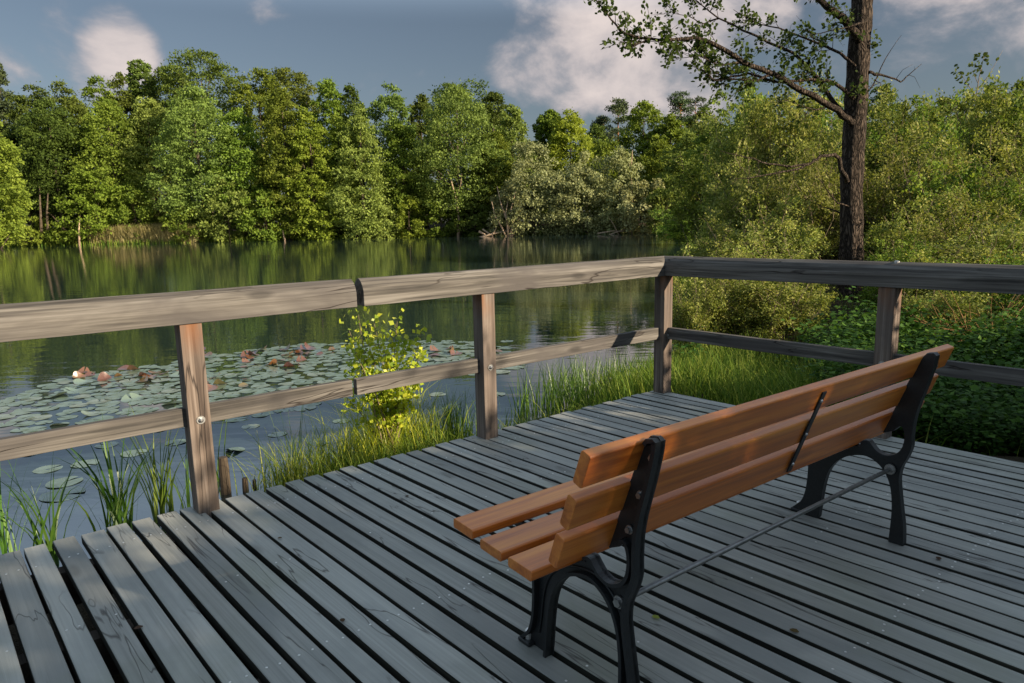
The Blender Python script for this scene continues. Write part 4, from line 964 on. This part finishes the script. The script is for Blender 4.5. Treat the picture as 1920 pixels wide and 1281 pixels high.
# ---------------------------------------------------------------- herbs and grass on the right bank
RB = [(1.45, 5.9), (2.2, 5.0), (3.3, 3.9), (4.6, 2.6), (7.5, 2.5), (12, 10), (13, 17), (6, 17), (4.4, 14), (2.7, 10.8), (1.3, 8.4), (.4, 7.1)]
grass_patch('bank_grass', 'long green grass on the bank between the corner post and the thicket', [(1.4, 5.75), (2.4, 4.75), (3.4, 5.2), (3.2, 7.6), (2.6, 8.6), (1.9, 8.2), (.9, 6.7), (.75, 5.95)], 7000, .18, .42, .010, 'grass', 31, .55)
grass_patch('bank_undergrowth', 'dark grass and weeds covering the right bank under the shrubs', RB, 9000, .10, .34, .012, 'grass', 32, .7)
def herb_proto(seed, h):
    r = np.random.default_rng(seed); mb = MB(); LP = []; LD = []; LN = []
    for s in range(5):
        a = np.array([r.normal()*.05, r.normal()*.05, -.03]); tip = a+np.array([r.normal()*.14, r.normal()*.14, h*(.7+.4*r.random())]); mid = (a+tip)/2+r.normal(size=3)*.02
        mb.tube([a, mid, tip], [.004, .0035, .002], 4)
        for k in range(9):
            t = .2+.8*k/8; p = a+(tip-a)*t; th = k*1.57+s
            for q in (0, math.pi):
                d = np.array([math.cos(th+q), math.sin(th+q), .1-.3*r.random()]); LP.append(p+d*.02); LD.append(d); LN.append(np.array([0, 0, 1])+r.normal(size=3)*.45)
    LP, LD, LN = map(np.array, (LP, LD, LN)); me = poly_mesh('leaves', leaves(LP, LD, LN, .035+.04*r.random(len(LP)), KITE*np.array([1.2, 1, 1])), LM['herb'], r.random(len(LP)))
    st = bpy.data.meshes.new('stems'); st.from_pydata([tuple(v) for v in mb.V], [], mb.F); st.materials.append(LM['herb']); st.update(); return me, st
HP = [herb_proto(60+i, .38+.1*i) for i in range(4)]
rh = np.random.default_rng(61); pts = scatter_px(rh, 2300, [(2.35, 5.1), (3.4, 4.05), (4.9, 2.75), (6.5, 3.5), (6.9, 7.5), (4.6, 8.3), (3.3, 7.6), (2.9, 6.4)])
# a carpet nobody could count
def herb_carpet():
    V = []; rn = []
    for i, (x, y) in enumerate(pts):
        me = HP[i % 4][0]; n = len(me.polygons); co_ = np.empty(n*4*3, np.float32); me.vertices.foreach_get('co', co_); P = co_.reshape(n, 4, 3)
        a = rh.random()*6.28; c, s = math.cos(a), math.sin(a); k = .45+.6*rh.random()**2
        Q = np.stack([P[..., 0]*c-P[..., 1]*s, P[..., 0]*s+P[..., 1]*c, P[..., 2]], -1)*k+np.array([x, y, gz1(x, y)]); V.append(Q); rn.append(rh.random(n))
    o = link('nettle_carpet', poly_mesh('nettle_carpet', np.concatenate(V), LM['herb'], np.concatenate(rn))); tag(o, 'dense dark nettles and brambles covering the ground behind the right railing', 'undergrowth', kind='stuff')
herb_carpet()

# single taller herbs and a dead bush on the right bank
HL = [(1290, 640, 7.6, 'leafy herb beside the corner post above the lower rail'), (1350, 610, 8.6, 'leafy herb in the grass right of the corner post'), (1540, 610, 8.2, 'dark broad-leaved herb clump between the rails below the alder'), (1600, 620, 7.8, 'dark herb clump directly below the alder foot'), (1590, 650, 6.6, 'leafy herb hanging over the lower rail left of the second post'),
 (1720, 600, 7.2, 'leafy herb just right of the second post between the rails'), (1760, 640, 6.2, 'herb with pale tips above the raised end of the bench back'), (1850, 690, 5.4, 'dark herb under the lower rail at the right'), (1760, 790, 5.2, 'bright leafy herb at the deck edge right of the far bench leg'), (1740, 740, 5.4, 'leafy herb behind the right end of the backrest'), (1900, 760, 4.9, 'shaded herb at the deck edge near the right picture edge'), (1830, 640, 6.8, 'leafy herb between the rails near the dead bush'), (1900, 620, 6.6, 'leafy herb between the rails at the right picture edge')]
for i, (px, top, Y, lab) in enumerate(HL):
    x = float(at(px, 430, Y)[0]); g = gz1(x, Y); h = float(at(px, top, Y)[2])-g; k = max(.6, min(2.4, h/(.38+.1*(i % 4)))); root = empty('nettle_plant', (x, Y, g), i*1.3); tag(root, lab, 'herb', 'single herbs on the right bank'); root.scale = (k*.85, k*.85, k)
    for q in range(2): link('leaves', HP[(i+q) % 4][0], root, (0.12*q, .1*q, 0), q*2.1)
    link('stems', HP[i % 4][1], root)
def dead_bush():
    x = float(at(1850, 430, 7.4)[0]); g = gz1(x, 7.4); root = empty('dead_bush', (x, 7.4, g)); tag(root, 'dead brown bush of dry stems between the rails on the right', 'bush'); r = np.random.default_rng(17)
    mb = MB()
    for q in range(70):
        a = r.random()*6.28; l = .5+.7*r.random(); d = unit(np.array([math.cos(a)*.7, math.sin(a)*.7, .45+.7*r.random()])); p0 = np.array([r.normal()*.08, r.normal()*.08, -.05]); p1 = p0+d*l*.5; p2 = p0+d*l+np.array([0, 0, -.25*l*r.random()])
        mb.tube([p0, p1, p2], [.006, .004, .002], 4)
        for z in range(2): mb.tube([p1, p1+unit(r.normal(size=3))*l*.35], [.003, .001], 3)
    mb.build('stems', M['deadbrown'], root)
M['deadbrown'] = simple('dry_brown_stem', (.22, .13, .06), .9, 0, .1, 5, .4)
dead_bush()
# pale crossing branches leaning out of the thicket near the alder foot
stems('fallen_branch', 'thin pale branches leaning across the thicket left of the alder foot', 'branches', 1500, 640, 11.0, [
 ([(1560, 640, 0), (1510, 570, -.2), (1450, 520, -.4), (1400, 500, -.5)], .012), ([(1510, 640, 0), (1500, 570, 0), (1488, 500, .1), (1470, 450, .2)], .010), ([(1580, 620, 0), (1530, 600, -.2), (1480, 590, -.5), (1420, 600, -.7)], .008), ([(1450, 660, 0), (1440, 600, 0), (1410, 545, 0)], .008)], 'dead', part='branch')
# ---------------------------------------------------------------- water plants by the deck
def reed_clump(px, py, n, hmin, hmax, w, spread, lean, seed, label, lm='reed', name='reed_clump', group='reed clumps beside the deck', z=WZ):
    p = onz(px, py, z); r = np.random.default_rng(seed); root_n = name
    spread = spread if n > 30 else min(spread, .035)
    P = np.column_stack([r.normal(size=(n, 2))*spread, np.full(n, -.06)]); H = hmin+(hmax-hmin)*r.random(n)
    Q, rn = blades(r, P, H, np.full(n, w)*(.7+.6*r.random(n)), lean, seg=5, curve=.9)
    o = link(root_n, poly_mesh(root_n, Q, LM[lm], rn), loc=(float(p[0]), float(p[1]), z)); tag(o, label, 'reeds' if lm == 'reed' else 'grass', group); return o
reed_clump(15, 1075, 20, .4, .8, .012, .07, .5, 1, 'thin reed tuft at the left picture edge beside the deck corner')
reed_clump(95, 1060, 26, .5, .85, .015, .06, .5, 2, 'dark reed clump leaning left, left of the two bright reed clumps')
reed_clump(205, 1035, 16, .4, .7, .012, .08, .55, 3, 'small drooping reed tuft between the dark clump and the bright clumps')
reed_clump(235, 1010, 28, .55, .95, .017, .05, .38, 4, 'tall bright reed clump left of the first railing post, larger of the two')
reed_clump(310, 975, 26, .5, .9, .015, .06, .38, 5, 'bright reed clump closest to the left side of the first railing post')
reed_clump(350, 955, 14, .4, .75, .010, .07, .4, 6, 'sparse thin reeds directly behind the first railing post')
reed_clump(415, 900, 7, .4, .7, .008, .05, .35, 7, 'few thin stalks right of the first post behind the round stake')
for i, (px, py, lab) in enumerate([(540, 905, 'fine grass tussock left of the others beside the deck edge, right of the stakes'), (590, 895, 'fine dense grass tussock in the middle of the three right of the stakes'), (640, 880, 'fine grass tussock touching the yellow grass')]):
    reed_clump(px, py, 260, .15, .5, .005, .11, .7, 20+i, lab, 'grass', 'grass_tussock', 'fine grass tussocks', WZ+.03)
reed_clump(560, 900, 16, .5, .8, .005, .12, .3, 25, 'tall thin stalks rising from the fine grass tussocks')
for i, (px, py, h, lab) in enumerate([(690, 850, .55, 'yellow grass tussock at the left foot of the yellow sapling'), (740, 838, .78, 'tall yellow grass tussock under the yellow sapling'), (790, 830, .55, 'green yellow grass tussock at the right foot of the yellow sapling')]):
    reed_clump(px, py, 320, .2, h, .006, .15, .7, 30+i, lab, 'yellow' if i < 2 else 'grass', 'grass_tussock', 'yellow grass tussocks', WZ+.03)
reed_clump(850, 815, 150, .25, .52, .006, .09, .3, 34, 'upright dark grass tuft left of the middle railing post', 'reed', 'grass_tussock', 'yellow grass tussocks', WZ+.03)
for i, (px, py, lab) in enumerate([(985, 775, 'dark thin reed clump standing in the water right of the middle railing post'), (1045, 762, 'reed clump on the left end of the green reed bed'), (1095, 752, 'reed clump second from the left in the green reed bed'), (1140, 742, 'reed clump in the middle of the green reed bed'), (1185, 730, 'reed clump just left of the corner post'), (1080, 725, 'back row reed clump over the left half of the green reed bed'), (1160, 710, 'back row reed clump over the right half of the green reed bed'), (1215, 700, 'reed clump half hidden behind the corner post')]):
    reed_clump(px, py, 34 if i == 0 else 120, .3, .62 if i else .6, .009, .05 if i == 0 else .17, .35, 40+i, lab, 'reed', 'reed_clump', 'reed bed between middle and corner post', WZ+.02) if py > 728 else reed_clump(px, py, 90, .2, .36, .008, .16, .35, 40+i, lab, 'reed', 'reed_clump', 'reed bed between middle and corner post', WZ+.02)
grass_patch('bank_grass', 'low bright grass at the deck edge between the yellow tussocks and the corner post', [(-1.45, 4.6), (-.9, 4.55), (.2, 5.35), (1.2, 6.1), (.9, 6.7), (.2, 6.0), (-.3, 5.75), (-1.0, 5.3)], 2000, .08, .26, .007, 'grass', 35, .7)
# yellow sapling
def sapling():
    p = onz(735, 850, WZ+.03); root = empty('yellow_sapling', (float(p[0]), float(p[1]), WZ+.03)); tag(root, 'small sapling with bright yellow-green leaves behind the lower rail', 'sapling')
    r = np.random.default_rng(8); Yb = float(p[1]); org = np.array([p[0], p[1], WZ+.03]); mb = MB(); LP = []; LD = []
    tips = [(672, 590, 0), (655, 620, .1), (690, 640, 0), (700, 600, .15), (720, 655, 0), (745, 600, .1), (760, 650, .1), (790, 625, .05), (795, 655, 0), (770, 690, 0), (730, 700, -.1), (680, 690, 0), (655, 700, .05), (700, 720, 0), (640, 735, .1), (750, 720, -.05), (785, 700, .1), (665, 660, -.05), (735, 630, 0)]
    for a, b, dy in tips:
        tip = at(a, b, Yb+dy)-org; base = np.array([r.normal()*.03, r.normal()*.03, 0]); mid = (base+tip)/2+np.array([0, 0, .08])+r.normal(size=3)*.02
        mb.tube([base, mid, tip], [.006, .004, .002], 5)
        for k in range(95):
            t = r.uniform(.3, 1.05); q = (1-t)**2*base+2*t*(1-t)*mid+t*t*tip; LP.append(q+r.normal(size=3)*.035); LD.append(r.normal(size=3)+np.array([0, 0, .6]))
    LP, LD = np.array(LP), np.array(LD); link('leaves', poly_mesh('leaves', leaves(LP, LD, unit(r.normal(size=LP.shape)+np.array([.4, -.3, .8])), .028+.030*r.random(len(LP)), KITE*np.array([1.25, 1, 1])), LM['yellow'], r.random(len(LP))), root)
    mb.build('stems', M['twig'], root)
sapling()
# stakes
def stake(px, py, h, rad, label, lean=(0, 0)):
    p = onz(px, py, WZ); root = None; mb = MB(); z0 = -.5; r = random.Random(px)
    pts = [(lean[0]*t, lean[1]*t, z0+(h-z0)*t) for t in (0, .3, .6, .9, 1)]; mb.tube(pts, [rad*1.05, rad, rad*.98, rad*.95, rad*.8], 12)
    o = mb.build('wooden_stake', M['stake'], smooth=False, loc=(float(p[0]), float(p[1]), WZ)); tag(o, label, 'stake', 'old stakes in the water by the deck'); return o
stake(424, 925, .26, .036, 'thickest old round wooden stake in the water right of the first railing post')
stake(461, 922, .10, .022, 'short rotten stake in the water, middle one of three')
stake(478, 917, .07, .014, 'smallest rotten stake stub, rightmost of three')
# ---------------------------------------------------------------- lily pads
padm = {}
def padmat(name, c0, c1, c2):
    m, t, out = newmat(name); L = t.links; oi = t.nodes.new('ShaderNodeObjectInfo'); tcn = t.nodes.new('ShaderNodeTexCoord')
    rp = ramp(t, [(0, c0), (.6, c1), (1, c2)]); L.new(oi.outputs['Random'], rp.inputs[0])
    nz = noise(t, tcn.outputs['Object'], 9, 4); c = mixc(t, maprange(t, nz, .45, .7, 0, .5), rp.outputs[0], tuple(x*.7 for x in c1))
    b = t.nodes.new('ShaderNodeBsdfPrincipled'); L.new(c, b.inputs['Base Color']); b.inputs['Roughness'].default_value = .30; b.inputs['Specular IOR Level'].default_value = 1.0; b.inputs['Coat Weight'].default_value = .6; b.inputs['Coat IOR'].default_value = 1.9; b.inputs['Coat Roughness'].default_value = .25
    bp = t.nodes.new('ShaderNodeBump'); bp.inputs['Strength'].default_value = .3; bp.inputs['Distance'].default_value = .01; L.new(nz, bp.inputs['Height']); L.new(bp.outputs[0], b.inputs['Normal']); L.new(b.outputs[0], out.inputs[0]); return m
PM = padmat('lily_pad_green', (.11, .16, .10), (.16, .215, .15), (.21, .24, .17)); PB = padmat('lily_pad_brown', (.085, .028, .012), (.15, .06, .018), (.13, .11, .03))
def pad_mesh(seed, mat, curl=0):
    r = np.random.default_rng(seed); k = 26; V = [(0, 0, 0)]; ph = r.random(3)*6.28
    for ring, rr in ((1, .5), (2, 1.0)):
        for i in range(k):
            th = .16+(6.283-.32)*i/(k-1); q = rr*(1+.03*math.sin(th*3+ph[0])); z = .018*rr**2*math.sin(th*4+ph[1])+.012*rr*math.sin(th*2+ph[2])
            if curl: z += curl*rr**2*max(0, math.sin(th+ph[0]))**1.5*1.2; q *= 1-.35*curl*max(0, math.sin(th+ph[0]))
            V.append((q*math.cos(th), q*math.sin(th), z+.03))
    Fc = [(0, 1+i, 2+i) for i in range(k-1)]+[(1+i, 1+k+i, 2+k+i, 2+i) for i in range(k-1)]
    me = bpy.data.meshes.new('lily_pad'); me.from_pydata(V, [], Fc); me.materials.append(mat); me.polygons.foreach_set('use_smooth', [True]*len(me.polygons)); me.update(); return me
GP = [pad_mesh(i, PM) for i in range(5)]; BP_ = [pad_mesh(10+i, PB, .35+.15*i) for i in range(4)]; GC = [pad_mesh(20+i, PM, .35) for i in range(2)]
rp_ = np.random.default_rng(12)
reg = [onz(a, b, WZ)[:2] for a, b in [(-60, 785), (20, 745), (130, 708), (260, 690), (380, 665), (480, 655), (600, 643), (760, 640), (880, 640), (960, 655), (990, 690), (900, 705), (800, 700), (690, 735), (560, 770), (430, 790), (250, 812), (60, 815)]]
pl = []
for tries in range(12000):
    p = scatter_px(rp_, 1, reg)[0] if len(pl) < 520 else None
    if p is None: break
    q = rp_.uniform(.070, .125)
    if all((p[0]-a)**2+(p[1]-b)**2 > (.66*(q+c))**2 for a, b, c in pl): pl.append((p[0], p[1], q))
ex = [(120, 905, .12), (118, 928, .14), (160, 870, .10), (60, 850, .09), (250, 850, .1), (330, 830, .09), (470, 800, .08), (640, 790, .08), (820, 740, .09), (950, 560+80, .1), (600, 830, .09), (930, 740, .1), (90, 880, .1), (200, 835, .09), (440, 845, .08), (520, 815, .08)]
for a, b, c in ex: p = onz(a, b, WZ); pl.append((p[0], p[1], c))
pl.sort(key=lambda a: math.hypot(a[0], a[1])/a[2])
for i, (x, y, q) in enumerate(pl[:295]):
    o = link('lily_pad', GP[i % 5] if rp_.random() > .1 else GC[i % 2], loc=(x, y, WZ-.001+.0035*rp_.random()), rz=rp_.random()*6.28, scale=(q, q, q))
    tag(o, 'flat green lily pad floating on the water beyond the left railing', 'lily pad', 'green lily pads')
def pad_rest():
    mb = MB(); rz_ = random.Random(3)
    for i, (x, y, q) in enumerate(pl[295:]):
        me = GP[i % 5]; a = rz_.random()*6.28; c, s_ = math.cos(a), math.sin(a); zz = WZ+.004*rz_.random()
        mb.add([(x+q*(v.co.x*c-v.co.y*s_), y+q*(v.co.x*s_+v.co.y*c), zz+q*v.co.z) for v in me.vertices], [tuple(p.vertices) for p in me.polygons])
    o = mb.build('lily_pads', PM, smooth=True); tag(o, 'farther green lily pads at the back of the floating carpet', 'lily pads', kind='stuff')
pad_rest()
for i in range(64):
    c = [(230, 712), (480, 662), (520, 690), (300, 712), (420, 722), (560, 660), (850, 665)][i % 7]; p = onz(c[0]+rp_.normal()*55, min(max(c[1]+rp_.normal()*9, 655), 760), WZ)
    q = rp_.uniform(.05, .095); o = link('withered_lily_pad', BP_[i % 4], loc=(p[0], p[1], WZ+.012), rz=rp_.random()*6.28, scale=(q, q, q)); o.rotation_euler[0] = rp_.normal()*.15
    tag(o, 'curled red-brown lily leaf standing up among the green pads', 'lily leaf', 'withered lily leaves')
# small bits lying on the deck
rd = np.random.default_rng(5)
DL = [(1222, 1155, 'yellow', 'tiny yellow fallen leaf on the deck behind the near bench leg'), (1245, 1145, 'twigs', ''), (520, 1010, 'dry', 'small brown leaf scrap on the deck, nearest to the first railing post'), (760, 930, 'dry', 'small brown leaf scrap on the deck left of the seat end'),
 (1760, 1050, 'dry', 'small brown leaf scrap on the deck right of the far bench leg'), (1480, 1180, 'dry', 'small brown leaf scrap on the deck below the tie rod'), (640, 1160, 'dry', 'small brown leaf scrap on the deck at the bottom left of the bench'), (1180, 800, 'dry', 'small brown leaf scrap on the deck between bench and corner post'), (250, 1180, 'dry', 'small brown leaf scrap on the deck in the lower left corner')]
LM['dry'] = leafmat('dry_leaf', (.05, .03, .015), (.09, .055, .025), (.12, .08, .03), .1)
for px, py, k, lab in DL:
    if k == 'twigs': continue
    p = onz(px, py, .004); me = poly_mesh('fallen_leaf', leaves(np.array([[0, 0, 0.]]), np.array([[1., rd.normal(), .05]]), np.array([[0, 0, 1.]]), np.array([.02+.012*rd.random()]), ROUND), LM[k], np.array([rd.random()]))
    tag(link('fallen_leaf', me, loc=(float(p[0]), float(p[1]), .005)), lab, 'leaf')
